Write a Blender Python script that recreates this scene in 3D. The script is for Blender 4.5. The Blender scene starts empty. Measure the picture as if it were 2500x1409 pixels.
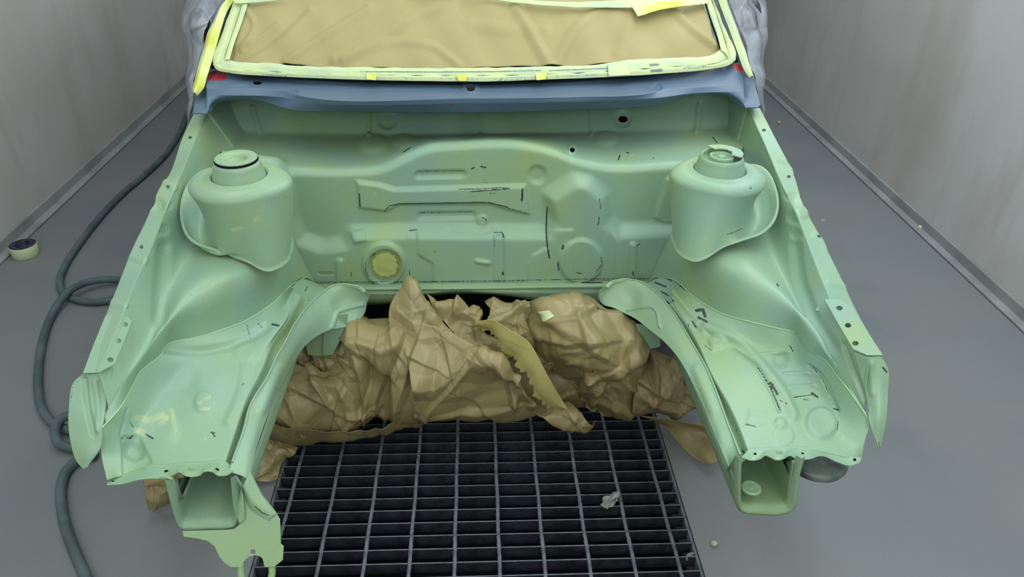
import bpy, bmesh, math, random
import numpy as np
from mathutils import Vector, Matrix

S = bpy.context.scene
COL = S.collection
# ------------------------------------------------------------------ camera
F, CX, CY, HC = 1850.0, 1250.0, 704.5, 1.5
PITCH, YAW, ROLL = 0.55700591, 0.05507039, 0.0218005
fw = np.array([math.sin(YAW)*math.cos(PITCH), math.cos(YAW)*math.cos(PITCH), -math.sin(PITCH)])
r0 = np.array([math.cos(YAW), -math.sin(YAW), 0.0]); u0 = np.cross(r0, fw)
ri = r0*math.cos(ROLL)+u0*math.sin(ROLL); up = u0*math.cos(ROLL)-r0*math.sin(ROLL)
CAMP = np.array([0.0, 0.0, HC])
cam = bpy.data.cameras.new('camera'); camo = bpy.data.objects.new('camera', cam); COL.objects.link(camo)
cam.sensor_width = 36.0; cam.lens = F/2500*36.0; cam.clip_start = 0.02; cam.clip_end = 60
M = Matrix(((ri[0], up[0], -fw[0], 0), (ri[1], up[1], -fw[1], 0), (ri[2], up[2], -fw[2], HC), (0, 0, 0, 1)))
camo.matrix_world = M
S.camera = camo
# ------------------------------------------------------------------ world, light, exposure
w = bpy.data.worlds.new('world'); S.world = w; w.use_nodes = True
w.node_tree.nodes['Background'].inputs[0].default_value = (0.75, 0.85, 1.0, 1)
w.node_tree.nodes['Background'].inputs[1].default_value = 0.25
S.view_settings.view_transform = 'Standard'; S.view_settings.look = 'None'
S.view_settings.gamma = 1.0; S.view_settings.exposure = 0.0
S.view_settings.use_curve_mapping = False

def area(name, loc, rot, sx, sy, power, col=(1, 1, 1)):
    l = bpy.data.lights.new(name, 'AREA'); l.shape = 'RECTANGLE'; l.size = sx; l.size_y = sy
    l.energy = power; l.color = col
    o = bpy.data.objects.new(name, l); COL.objects.link(o); o.location = loc; o.rotation_euler = rot
    return o
# ceiling light banks of the spray booth (long panels in the ceiling, out of frame) and a side bank; wall and front fills are added
area('ceiling_light_bank', (0.9, 1.4, 2.74), (0, 0.12, 0), 0.7, 5.6, 54, (0.93, 1.0, 0.97))
area('ceiling_light_bank', (-0.9, 1.4, 2.74), (0, -0.12, 0), 0.7, 5.6, 38, (0.93, 1.0, 0.97))
area('corner_light_bank', (1.55, 3.3, 2.3), (0, 0.95, 0), 0.5, 2.4, 20, (0.9, 0.98, 1.0))
area('wall_wash_fill', (1.45, 1.2, 2.72), (0, -0.75, 0), 0.3, 3.0, 9, (0.8, 0.92, 1.0))  # added fill that brightens the upper right wall
area('front_fill', (0.0, -1.35, 2.0), (1.15, 0, 0), 3.2, 0.8, 25, (0.93, 1.0, 0.97))  # added fill behind the camera, lifts the firewall and tow bracket

# ------------------------------------------------------------------ survey helpers: image measurement -> world point
def ray(px, py):
    d = fw + ri*((px-CX)/F) - up*((py-CY)/F)
    return d
def at(px, py, x=None, y=None, z=None):
    d = ray(px, py)
    if x is not None: t = (x-CAMP[0])/d[0]
    elif y is not None: t = (y-CAMP[1])/d[1]
    else: t = (z-CAMP[2])/d[2]
    return CAMP+d*t
def atp(px, py, p0, n):
    d = ray(px, py); n = np.array(n, float)
    return CAMP+d*(np.dot(np.array(p0)-CAMP, n)/np.dot(d, n))
def proj(P):
    d = np.asarray(P)-CAMP
    zc = d@fw
    return np.stack([CX+F*(d@ri)/zc, CY-F*(d@up)/zc], -1)
def Yc(l): return np.array([at(a, b, y=c) for a, b, c in l])
def Zc(l): return np.array([at(a, b, z=c) for a, b, c in l])
WS0 = (0, 2.10, 0.895); WSN = np.array((0, -0.5, 0.8660254))
def Wc(l, off=0.0):
    p0 = np.array(WS0)+WSN*off
    return np.array([atp(a, b, p0, WSN) for a, b in l])

# ------------------------------------------------------------------ curve and surface maths
def resample(P, n, smooth=True):
    P = np.asarray(P, float)
    if len(P) == 1: return np.repeat(P, n, 0)
    c = np.r_[0, np.cumsum(np.linalg.norm(np.diff(P, axis=0), axis=1)+1e-9)]
    t = np.linspace(0, c[-1], n)
    if not smooth or len(P) < 3:
        return np.stack([np.interp(t, c, P[:, k]) for k in range(P.shape[1])], -1)
    m = np.zeros_like(P); h = np.diff(c)[:, None]; dl = np.diff(P, axis=0)/h
    m[1:-1] = (dl[:-1]*h[1:]+dl[1:]*h[:-1])/(h[:-1]+h[1:]); m[0] = dl[0]; m[-1] = dl[-1]
    i = np.clip(np.searchsorted(c, t, side='right')-1, 0, len(P)-2)
    hh = (c[i+1]-c[i])[:, None]; s = ((t-c[i])[:, None])/hh
    return ((2*s**3-3*s**2+1)*P[i]+(s**3-2*s**2+s)*hh*m[i]+(-2*s**3+3*s**2)*P[i+1]+(s**3-s**2)*hh*m[i+1])
def across(Cs, n, smooth=True, w=None):
    Cs = np.asarray(Cs, float)                         # k, nv, 3
    k = len(Cs)
    if w is None:
        d = np.linalg.norm(np.diff(Cs, axis=0), axis=2).mean(1)+1e-6
        c = np.r_[0, np.cumsum(d)]
    else: c = np.array(w, float)
    t = np.linspace(0, c[-1], n)
    i = np.clip(np.searchsorted(c, t, side='right')-1, 0, k-2)
    hh = (c[i+1]-c[i])[:, None, None]; s = ((t-c[i])[:, None, None])/hh
    if not smooth or k < 3: return Cs[i]*(1-s)+Cs[i+1]*s
    m = np.zeros_like(Cs); h = np.diff(c)[:, None, None]; dl = np.diff(Cs, axis=0)/h
    m[1:-1] = (dl[:-1]*h[1:]+dl[1:]*h[:-1])/(h[:-1]+h[1:]); m[0] = dl[0]; m[-1] = dl[-1]
    return ((2*s**3-3*s**2+1)*Cs[i]+(s**3-2*s**2+s)*hh*m[i]+(-2*s**3+3*s**2)*Cs[i+1]+(s**3-s**2)*hh*m[i+1])
def loft(curves, nu, nv, smooth=True, along=True):
    return across([resample(c, nv, along) for c in curves], nu, smooth)      # nu, nv, 3
def blur(P, k, axis=0):
    for _ in range(k):
        Q = P.copy()
        if axis == 0: Q[1:-1] = (P[:-2]+2*P[1:-1]+P[2:])/4
        else: Q[:, 1:-1] = (P[:, :-2]+2*P[:, 1:-1]+P[:, 2:])/4
        P = Q
    return P
def normals(P):
    du = np.gradient(P, axis=0); dv = np.gradient(P, axis=1)
    n = np.cross(du, dv); n /= (np.linalg.norm(n, axis=2, keepdims=True)+1e-12)
    if (n*(CAMP-P)).sum() < 0: n = -n
    return n
def sst(x): x = np.clip(x, 0, 1); return x*x*(3-2*x)
def segdist(p, pts):
    best = np.full(p.shape[:-1], 1e9)
    for a, b in zip(pts[:-1], pts[1:]):
        a = np.array(a, float); b = np.array(b, float); ab = b-a
        t = np.clip(((p-a)@ab)/(ab@ab+1e-9), 0, 1)
        best = np.minimum(best, np.linalg.norm(p-a-t[..., None]*ab, axis=-1))
    return best
def polysdf(p, poly):
    d = segdist(p, list(poly)+[poly[0]])
    inside = np.zeros(p.shape[:-1], bool); n = len(poly)
    for i in range(n):
        x1, y1 = poly[i]; x2, y2 = poly[(i+1) % n]
        c = ((y1 > p[..., 1]) != (y2 > p[..., 1])) & (p[..., 0] < (x2-x1)*(p[..., 1]-y1)/((y2-y1) or 1e-9)+x1)
        inside ^= c
    return np.where(inside, d, -d)
def feature_height(q, feats):
    h = np.zeros(q.shape[:-1])
    for f in feats:
        k = f[0]
        if k == 'line' and len(f[1]) > 2: f = (f[0], [tuple(p) for p in resample(np.array(f[1], float), 14)])+tuple(f[2:])
        if k == 'poly': h += f[2]*sst(polysdf(q, f[1])/f[3]+.5)
        elif k == 'circ': h += f[2]*sst((f[1][2]-np.hypot(q[..., 0]-f[1][0], (q[..., 1]-f[1][1])*(f[4] if len(f) > 4 else 1)))/f[3]+.5)
        elif k == 'line': h += f[2]*sst(1-segdist(q, f[1])/f[3])
        elif k == 'fold': h += f[2]*np.clip(1-segdist(q, f[1])/f[3], 0, 1)
        elif k == 'slot': h += f[2]*sst((f[4]-segdist(q, f[1]))/f[3]+.5)
    return h
def emboss(P, feats, soft=0):
    q = proj(P); n = normals(P); h = feature_height(q, feats)[..., None]
    h = blur(blur(h, soft, 0), soft, 1)
    return P+n*h

def hsh(i, j, s):
    v = np.sin(i*127.1+j*311.7+s*74.7)*43758.5453
    return v-np.floor(v)
def facet(x, y, s):
    i = np.floor(x); j = np.floor(y); a = x-i; b = y-j
    h00 = hsh(i, j, s); h10 = hsh(i+1, j, s); h01 = hsh(i, j+1, s); h11 = hsh(i+1, j+1, s)
    d = hsh(i, j, s+9) > .5
    t1 = np.where(a > b, h00+(h10-h00)*a+(h11-h10)*b, h00+(h01-h00)*b+(h11-h01)*a)
    t2 = np.where(a+b < 1, h00+(h10-h00)*a+(h01-h00)*b, h11+(h01-h11)*(1-a)+(h10-h11)*(1-b))
    return np.where(d, t1, t2)-.5
def crumple(P, seed, amp=.012, scale=90., creases=26, feats=(), soft=False):
    rs = np.random.RandomState(seed)
    q = proj(P); x, y = q[..., 0], q[..., 1]
    th = rs.rand()*3; c, s = math.cos(th), math.sin(th)
    X = (x*c+y*s)/scale; Y = (-x*s+y*c)/scale*.8
    wx = X+.35*np.sin(Y*1.7+seed)+.2*np.sin(Y*4.1); wy = Y+.35*np.sin(X*1.9+seed*2)
    h = amp*.8*facet(wx, wy, seed)+amp*.4*facet(wx*2.3+3, wy*2.1+1, seed+3)
    fx = .35*facet(X*.9, Y*.9, seed+21); fy = .35*facet(X*.9+5, Y*.9+2, seed+22)
    for i in range(4):
        a = rs.rand()*math.pi; per = 1.6+1.8*rs.rand(); sk = .3+.4*rs.rand()
        t = ((X+fx)*math.cos(a)+(Y+fy)*math.sin(a))/per+rs.rand(); t = t-np.floor(t)
        h += amp*.55*per**.9*(np.where(t < sk, t/sk, (1-t)/(1-sk))-.5)
    x0, x1, y0, y1 = x.min(), x.max(), y.min(), y.max()
    for i in range(creases):
        big = i < creases*.4
        cx = x0+rs.rand()*(x1-x0); cy = y0+rs.rand()*(y1-y0); a = rs.rand()*math.pi
        L = scale*((1.0+1.6*rs.rand()) if big else (.35+.6*rs.rand()))
        wa = L*(.035+.05*rs.rand()); wb = L*(.22+.3*rs.rand())
        A = L/scale*amp*(.30+.35*rs.rand())*(1 if rs.rand() < .72 else -1)
        dx, dy = x-cx+scale*.25*fy, y-cy+scale*.25*fx; u = dx*math.cos(a)+dy*math.sin(a); v = -dx*math.sin(a)+dy*math.cos(a)
        v = v+.3*np.abs(u)*(rs.rand()-.5)                      # kinked, not straight
        tp = np.clip(1-np.abs(u)/L, 0, 1)                      # crease dies out towards both ends
        t = np.where(v > 0, 1-v/(wa*(.3+.7*tp)+1e-6), 1+v/(wb*(.3+.7*tp)+1e-6))
        h += A*np.clip(t, 0, 1)*tp
    if feats: h = h+feature_height(q, feats if soft else [('fold', f[1], f[2], f[3]*1.4) if f[0] == 'line' else f for f in feats])
    return P+normals(P)*h[..., None]

# ------------------------------------------------------------------ materials
def mat(name, base, rough=.6, spec=.3, metal=0.0, var=None, vscale=3., bump=0.0, bscale=300., marks=None, alpha=None,
        grain=0.0, streak=None):
    m = bpy.data.materials.new(name); m.use_nodes = True
    N = m.node_tree.nodes; L = m.node_tree.links; b = N['Principled BSDF']
    b.inputs['Roughness'].default_value = rough; b.inputs['Metallic'].default_value = metal
    b.inputs['Specular IOR Level'].default_value = spec
    tc = N.new('ShaderNodeTexCoord')
    out = None
    def rgb(c):
        n = N.new('ShaderNodeRGB'); n.outputs[0].default_value = (*c, 1); return n.outputs[0]
    def mix(f, a, c, mode='MIX'):
        n = N.new('ShaderNodeMix'); n.data_type = 'RGBA'; n.blend_type = mode
        if isinstance(f, float): n.inputs[0].default_value = f
        else: L.new(f, n.inputs[0])
        L.new(a, n.inputs[6]); L.new(c, n.inputs[7]); return n.outputs[2]
    def noise(sc, det=3., r=.5, vec=None, st=None):
        n = N.new('ShaderNodeTexNoise'); n.inputs['Scale'].default_value = sc; n.inputs['Detail'].default_value = det
        n.inputs['Roughness'].default_value = r
        v = tc.outputs['Object']
        if st:
            mp = N.new('ShaderNodeMapping'); mp.inputs['Scale'].default_value = st; L.new(v, mp.inputs[0]); v = mp.outputs[0]
        L.new(v, n.inputs['Vector']); return n.outputs[0]
    def ramp(f, a, c):
        n = N.new('ShaderNodeMapRange'); n.inputs[1].default_value = a; n.inputs[2].default_value = c; n.clamp = True
        L.new(f, n.inputs[0]); return n.outputs[0]
    out = rgb(base)
    if var: 
        for k, v in enumerate(var if isinstance(var, list) else [var]):
            out = mix(ramp(noise(vscale*(1+.9*k), 3), .42, .66), out, rgb(v))
    if streak:
        out = mix(ramp(noise(4., 4, .6, st=streak[1]), .5, .75), out, rgb(streak[0]))
    if grain:
        g = noise(260., 2, .7); out = mix(ramp(g, .3, .7), mix(grain, out, rgb((0, 0, 0))), out)
    if marks:
        at_ = N.new('ShaderNodeAttribute'); at_.attribute_name = 'marks'
        sp = N.new('ShaderNodeSeparateColor'); L.new(at_.outputs['Color'], sp.inputs[0])
        for k, colr in enumerate(marks):
            if colr is None: continue
            ns = noise(140. if k == 0 else 38., 5, .7)
            ad = N.new('ShaderNodeMath'); ad.operation = 'MULTIPLY_ADD'
            L.new(ns, ad.inputs[0]); ad.inputs[1].default_value = .9 if k == 0 else 1.8; L.new(sp.outputs[k], ad.inputs[2])
            out = mix(ramp(ad.outputs[0], .86 if k == 0 else 1.38, 1.02 if k == 0 else 1.85), out, rgb(colr))
    L.new(out, b.inputs['Base Color'])
    if bump:
        bp = N.new('ShaderNodeBump'); bp.inputs['Strength'].default_value = bump; bp.inputs['Distance'].default_value = .002
        L.new(noise(bscale, 3), bp.inputs['Height']); L.new(bp.outputs[0], b.inputs['Normal'])
    if alpha is not None:
        v = ramp(noise(7., 5, .65, st=(1, 1, .35)), .35, .7)
        mr = N.new('ShaderNodeMapRange'); L.new(v, mr.inputs[0]); mr.inputs[3].default_value = alpha[0]; mr.inputs[4].default_value = alpha[1]
        L.new(mr.outputs[0], b.inputs['Alpha'])
    return m
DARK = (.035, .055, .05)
GREEN = (.29, .455, .315); GRY = (.32, .455, .20); GRB = (.27, .43, .33)
M_primer = mat('green_primer', GREEN, .42, .5, var=[GRY, GRB], vscale=2.6, bump=.12, bscale=420, marks=(DARK, (.47, .55, .31), (.33, .38, .14)), grain=.06)
M_seam_light = mat('seam_highlight_green', (.42, .60, .37), .45, .4)  # pale green that paints the highlight on the seam edge
M_rail = mat('green_primer_under', (.29, .44, .30), .6, .3, var=[(.27, .38, .19)], vscale=3.5, bump=.2, bscale=300, marks=(DARK, None, None), grain=.08)
M_cowl = mat('blue_grey_filler', (.085, .142, .225), .38, .4, var=[(.10, .16, .24)], vscale=4, bump=.06, bscale=200,
             marks=(DARK, (.33, .43, .5), (.42, .03, .04)), streak=((.11, .165, .25), (1.2, 9, 9)))
M_kraft = mat('kraft_paper', (.31, .25, .115), .40, .55, var=(.275, .215, .095), vscale=9, bump=.1, bscale=240, grain=.06)
M_kraft2 = mat('kraft_paper_inside', (.43, .37, .135), .6, .3, bump=.1, bscale=240, grain=.05)
M_wspaper = mat('masking_paper', (.42, .36, .17), .6, .3, var=(.40, .34, .155), vscale=4, bump=.1, bscale=240, grain=.05)
M_tape = mat('masking_tape', (.64, .74, .40), .6, .3, var=(.54, .65, .44), vscale=14, bump=.25, bscale=60, marks=((.2, .28, .24), (.8, .9, .3), None), grain=.05)
M_tapeY = mat('yellow_tape', (.62, .66, .12), .55, .3, var=(.76, .82, .4), vscale=9, bump=.3, bscale=50)
M_patch = mat('old_yellow_tape', (.47, .53, .17), .55, .3, var=(.38, .44, .16), vscale=40, bump=.3, bscale=80)
M_floor = mat('grey_painted_floor', (.205, .225, .24), .6, .3, var=[(.175, .195, .22), (.22, .225, .23)], vscale=1.3, bump=.1, bscale=120, grain=.08)
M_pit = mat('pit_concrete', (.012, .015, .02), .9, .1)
M_wall = mat('booth_wall', (.60, .60, .59), .5, .35, var=[(.50, .475, .45)], vscale=.9, bump=.05, bscale=90,
             streak=((.47, .43, .40), (1.0, 1.0, .22)), grain=.05)
M_wall2 = mat('booth_kerb', (.34, .35, .36), .55, .3, var=(.25, .26, .265), vscale=5)
M_ceil = mat('ceiling_panel', (.6, .62, .62), .8, .2)
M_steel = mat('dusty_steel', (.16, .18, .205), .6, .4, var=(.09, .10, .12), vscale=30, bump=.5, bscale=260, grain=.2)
M_steel2 = mat('shaded_steel_side', (.028, .034, .045), .7, .3, var=(.012, .015, .02), vscale=25, bump=.5, bscale=200, grain=.25)  # darker copy of the bar steel, shade put into the colour
M_hose = mat('dusty_rubber', (.075, .105, .105), .6, .35, var=(.11, .15, .165), vscale=14, bump=.2, bscale=200)
M_plastic = mat('clear_film', (.66, .71, .82), .15, .6, bump=.4, bscale=22, alpha=(.12, .75))
M_door = mat('grey_blue_paint', (.20, .24, .34), .35, .4)
M_mirror = mat('dark_plastic', (.03, .04, .05), .4, .4)
M_dark = mat('cavity_shade', (.006, .008, .008), .9, .1)  # black standing in for shade in the underbody, gaps and small holes
M_red = mat('red_body_paint', (.42, .03, .04), .35, .4)
M_glass = mat('dark_glass', (.02, .03, .03), .05, .6)
M_grey = mat('grey_metal', (.16, .20, .18), .45, .5, var=(.04, .05, .05), vscale=20)
M_stone = mat('pale_debris', (.55, .55, .42), .7, .3, var=(.35, .34, .28), vscale=60)
M_core = mat('dark_core', (.02, .02, .035), .6, .3, var=(.06, .06, .09), vscale=80)
M_scrap = mat('grey_tape_scrap', (.26, .27, .27), .7, .3, bump=.4, bscale=100)

# ------------------------------------------------------------------ mesh makers
def empty(name, loc, parent=None):
    o = bpy.data.objects.new(name, None); COL.objects.link(o); o.location = loc; o.empty_display_size = .1
    if parent: o.parent = parent
    return o
def tag(o, label=None, cat=None, group=None, kind=None):
    if label: o['label'] = label
    if cat: o['category'] = cat
    if group: o['group'] = group
    if kind: o['kind'] = kind
    return o
def place(name, me, parent):
    o = bpy.data.objects.new(name, me); COL.objects.link(o)
    if parent is not None: 
        o.parent = parent
        bpy.context.view_layer.update()
        o.matrix_parent_inverse = parent.matrix_world.inverted()
    return o
def raw(name, V, Fs, mats, parent=None, smooth=True, marks=None, mi=None):
    me = bpy.data.meshes.new(name)
    V = np.asarray(V, np.float32).reshape(-1, 3); Fs = np.asarray(Fs, np.int32)
    nf = len(Fs); k = Fs.shape[1]
    me.vertices.add(len(V)); me.vertices.foreach_set('co', V.ravel())
    me.loops.add(nf*k); me.loops.foreach_set('vertex_index', Fs.ravel())
    me.polygons.add(nf); me.polygons.foreach_set('loop_start', np.arange(nf, dtype=np.int32)*k)
    me.polygons.foreach_set('loop_total', np.full(nf, k, np.int32))
    me.polygons.foreach_set('use_smooth', np.full(nf, smooth))
    for m in (mats if isinstance(mats, (list, tuple)) else [mats]): me.materials.append(m)
    if mi is not None: me.polygons.foreach_set('material_index', np.asarray(mi, np.int32))
    me.update(); me.validate()
    if marks is not None:
        a = me.color_attributes.new('marks', 'FLOAT_COLOR', 'POINT')
        c = np.ones((len(V), 4), np.float32); c[:, :3] = np.asarray(marks).reshape(-1, 3)
        a.data.foreach_set('color', c.ravel())
    return place(name, me, parent)
def strokes(P, dark=(), fill=(), third=()):
    """wear and painted light on a surface: dark chips, shaded edges / filler patches, seam highlight / third tint, each (points, half width[, strength])"""
    q = proj(P); m = np.zeros(P.shape[:-1]+(3,))
    for k, lst in enumerate((dark, fill, third)):
        for s in lst:
            pts, wd = s[0], s[1]; st = s[2] if len(s) > 2 else .85
            if len(pts) == 1: pts = [pts[0], (pts[0][0]+.01, pts[0][1])]
            x0 = min(p[0] for p in pts)-wd*2; x1 = max(p[0] for p in pts)+wd*2
            y0 = min(p[1] for p in pts)-wd*2; y1 = max(p[1] for p in pts)+wd*2
            msk = (q[..., 0] > x0) & (q[..., 0] < x1) & (q[..., 1] > y0) & (q[..., 1] < y1)
            if msk.any():
                d = segdist(q[msk], pts)
                m[..., k][msk] = np.maximum(m[..., k][msk], st*np.clip(1.5-d/wd, 0, 1)*(.9 if k == 0 else 1))
    return m
def sheet(name, P, m, parent=None, thick=.0012, marks=None, holes=(), closed=False, smooth=True, keep=None):
    nu, nv = P.shape[:2]; P = P.copy()
    n = normals(P)
    idx = np.arange(nu*nv).reshape(nu, nv)
    if closed: idx = np.concatenate([idx, idx[:, :1]], 1)
    a, b, c, d = idx[:-1, :-1], idx[1:, :-1], idx[1:, 1:], idx[:-1, 1:]
    Fs = np.stack([a, b, c, d], -1).reshape(-1, 4)
    V = P.reshape(-1, 3)
    kf = np.ones(len(Fs), bool)
    if holes:
        q = proj(V)
        for hx, hy, rx, ry in holes:
            e = np.hypot((q[:, 0]-hx)/rx, (q[:, 1]-hy)/ry); ins = e < 1
            fin = ins[Fs].sum(1)
            full = fin == 4
            kf &= ~full
            part = np.unique(Fs[(fin > 0) & ~full]); part = part[ins[part]]
            if len(part):     # snap the rim onto the hole outline by sliding along the surface tangent
                cc = V[np.argmin(e)]
                V[part] = cc+(V[part]-cc)/np.maximum(e[part], .35)[:, None]
    if keep is not None:
        kk = keep.reshape(-1); kf &= kk[Fs].all(1)
    Fs = Fs[kf]
    # wind so that the face normals look the same way as n
    f = Fs[len(Fs)//2]; fn = np.cross(V[f[1]]-V[f[0]], V[f[2]]-V[f[0]])
    if fn@n.reshape(-1, 3)[f[0]] < 0: Fs = Fs[:, ::-1]
    o = raw(name, V, Fs, m, parent, smooth, marks)
    if thick:
        md = o.modifiers.new('thickness', 'SOLIDIFY'); md.thickness = thick; md.offset = -1
    return o
def bm_obj(name, bm, m, parent=None, smooth=False):
    me = bpy.data.meshes.new(name); bmesh.ops.recalc_face_normals(bm, faces=bm.faces); bm.to_mesh(me); bm.free()
    for x in (m if isinstance(m, (list, tuple)) else [m]): me.materials.append(x)
    if smooth: me.polygons.foreach_set('use_smooth', [True]*len(me.polygons))
    return place(name, me, parent)
def box(bm, c, s, rot=None):
    g = bmesh.ops.create_cube(bm, size=1)
    mt = Matrix.Translation(c) @ (rot if rot is not None else Matrix.Identity(4)) @ Matrix.Diagonal((*s, 1))
    bmesh.ops.transform(bm, matrix=mt, verts=g['verts']); return g['verts']
def plate(name, outer, holes, m, parent, thick=.003, bevel=0.0):
    """flat sheet-metal plate from a world-space outline with round holes (lists of world points)"""
    bm = bmesh.new(); loops = [outer]+list(holes)
    edges = []
    for lp in loops:
        vs = [bm.verts.new(Vector(p)) for p in lp]
        edges += [bm.edges.new((vs[i], vs[(i+1) % len(vs)])) for i in range(len(vs))]
    bmesh.ops.triangle_fill(bm, edges=edges, use_beauty=True, use_dissolve=False)
    o = bm_obj(name, bm, m, parent)
    md = o.modifiers.new('thickness', 'SOLIDIFY'); md.thickness = thick; md.offset = 0
    if bevel:
        b = o.modifiers.new('edge', 'BEVEL'); b.width = bevel; b.segments = 2; b.limit_method = 'ANGLE'
    return o
def tube(name, pts, r, m, parent=None, n=14, closed=False, dens=.008, rvar=None):
    P = np.asarray(pts, float)
    L = np.linalg.norm(np.diff(P, axis=0), axis=1).sum(); k = max(8, int(L/dens))
    C = resample(P, k); T = np.gradient(C, axis=0); T /= np.linalg.norm(T, axis=1, keepdims=True)
    upv = np.array([0, 0, 1.]) if abs(T[0][2]) < .9 else np.array([1., 0, 0])
    R = []
    nrm = np.cross(T[0], upv); nrm /= np.linalg.norm(nrm)
    for t in T:
        nrm = nrm-t*(nrm@t); nrm /= np.linalg.norm(nrm); bn = np.cross(t, nrm)
        a = np.linspace(0, 2*math.pi, n, endpoint=False)
        R.append(np.cos(a)[:, None]*nrm+np.sin(a)[:, None]*bn)
    R = np.array(R); rr = np.full(k, r) if rvar is None else r*resample(np.array([[x, 0.] for x in rvar]), k)[:, 0]
    V = C[:, None]+R*rr[:, None, None]
    idx = np.arange(k*n).reshape(k, n); idx = np.concatenate([idx, idx[:, :1]], 1)
    Fs = np.stack([idx[:-1, :-1], idx[:-1, 1:], idx[1:, 1:], idx[1:, :-1]], -1).reshape(-1, 4)
    return raw(name, V, Fs, m, parent)
def lathe(name, prof, c, m, parent=None, n=56, axis=None, marks=None, squash=None):
    prof = np.array(prof, float); a = np.linspace(0, 2*math.pi, n, endpoint=False)
    V = np.stack([prof[:, None, 0]*np.cos(a), prof[:, None, 0]*np.sin(a), np.repeat(prof[:, 1:2], n, 1)], -1)
    if axis is not None:
        q = Vector((0, 0, 1)).rotation_difference(Vector(axis)).to_matrix(); V = V@np.array(q).T
    V = V+np.array(c)
    k = len(prof); idx = np.arange(k*n).reshape(k, n); idx = np.concatenate([idx, idx[:, :1]], 1)
    Fs = np.stack([idx[:-1, :-1], idx[:-1, 1:], idx[1:, 1:], idx[1:, :-1]], -1).reshape(-1, 4)
    return raw(name, V, Fs, m, parent)
def smoothprof(pts, n): return resample(np.array(pts, float), n, True)

# ================================================================== THE BOOTH
XL, XR, YB, YF, ZT = -1.87, 1.95, 7.5, -1.6, 2.95
GX0, GX1, GY0, GY1 = -.532, .530, -.4, 2.3
def structure(name, bm, m): o = bm_obj(name, bm, m); o['kind'] = 'structure'; return o
bm = bmesh.new()
for (a, b, c, d) in ((XL-.1, GX0, YF, YB), (GX1, XR+.1, YF, YB), (GX0, GX1, YF, GY0), (GX0, GX1, GY1, YB)):
    box(bm, ((a+b)/2, (c+d)/2, -.06), (b-a, d-c, .12))
nfl = len(bm.faces)
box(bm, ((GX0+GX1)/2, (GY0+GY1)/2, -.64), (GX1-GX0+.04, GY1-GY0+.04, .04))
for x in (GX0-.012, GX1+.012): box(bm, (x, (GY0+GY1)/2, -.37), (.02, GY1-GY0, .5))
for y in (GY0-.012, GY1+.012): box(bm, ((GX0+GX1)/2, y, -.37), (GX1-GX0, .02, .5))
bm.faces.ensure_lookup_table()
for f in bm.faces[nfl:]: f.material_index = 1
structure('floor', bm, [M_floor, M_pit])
def wallbox(name, c, s, m):
    bm = bmesh.new(); box(bm, c, s); return structure(name, bm, m)
wallbox('wall_left', (XL-.05, (YB+YF)/2, ZT/2), (.1, YB-YF, ZT), M_wall)
wallbox('wall_right', (XR+.05, (YB+YF)/2, ZT/2), (.1, YB-YF, ZT), M_wall)
wallbox('wall_back', ((XL+XR)/2, YB+.05, ZT/2), (XR-XL, .1, ZT), M_wall)
wallbox('wall_front', ((XL+XR)/2, YF-.05, ZT/2), (XR-XL, .1, ZT), M_wall)
wallbox('ceiling', ((XL+XR)/2, (YB+YF)/2, ZT+.05), (XR-XL, YB-YF, .1), M_ceil)
for nm, x, s in (('baseboard_left', XL, 1), ('baseboard_right', XR, -1)):
    bm = bmesh.new()
    box(bm, (x+s*.022, (YB+YF)/2, .006), (.044, YB-YF, .012)); box(bm, (x+s*.006, (YB+YF)/2, .03), (.012, YB-YF, .05))
    o = structure(nm, bm, M_wall2)
    md = o.modifiers.new('b', 'BEVEL'); md.width = .005; md.segments = 2

# ================================================================== FLOOR GRATE
grate = empty('floor_grate', ((GX0+GX1)/2, (GY0+GY1)/2, 0))
tag(grate, 'dark steel grating set in the floor under the open front of the car', 'grate')
def bar_mesh(nm, sx, sy, sz):
    bm = bmesh.new(); box(bm, (0, 0, -sz/2), (sx, sy, sz)); bm.faces.ensure_lookup_table()
    for f in bm.faces: f.material_index = 0 if f.normal.z > .5 else 1  # plain steel on top, painted shade on the sides
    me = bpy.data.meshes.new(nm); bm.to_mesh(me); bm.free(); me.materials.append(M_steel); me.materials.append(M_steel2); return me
gc = Vector(((GX0+GX1)/2, (GY0+GY1)/2, 0))
def gbar(name, me, x, y, z=0.0):
    o = bpy.data.objects.new(name, me); COL.objects.link(o); o.parent = grate; o.location = Vector((x, y, z))-gc; return o
bm = bmesh.new()
for x in (GX0+.006, GX1-.006): box(bm, (x, (GY0+GY1)/2, -.022), (.006, GY1-GY0-.006, .04))
for y in (GY0+.006, GY1-.006): box(bm, ((GX0+GX1)/2, y, -.022), (GX1-GX0-.006, .006, .04))
bm_obj('grate_frame', bm, M_steel, grate)
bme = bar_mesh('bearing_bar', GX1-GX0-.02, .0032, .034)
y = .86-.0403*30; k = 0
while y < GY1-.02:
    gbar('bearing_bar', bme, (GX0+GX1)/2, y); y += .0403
rod_bm = bmesh.new()
g = bmesh.ops.create_grid(rod_bm, x_segments=1, y_segments=1, size=.5); rod_bm.free()
rs = np.random.RandomState(4)
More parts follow.
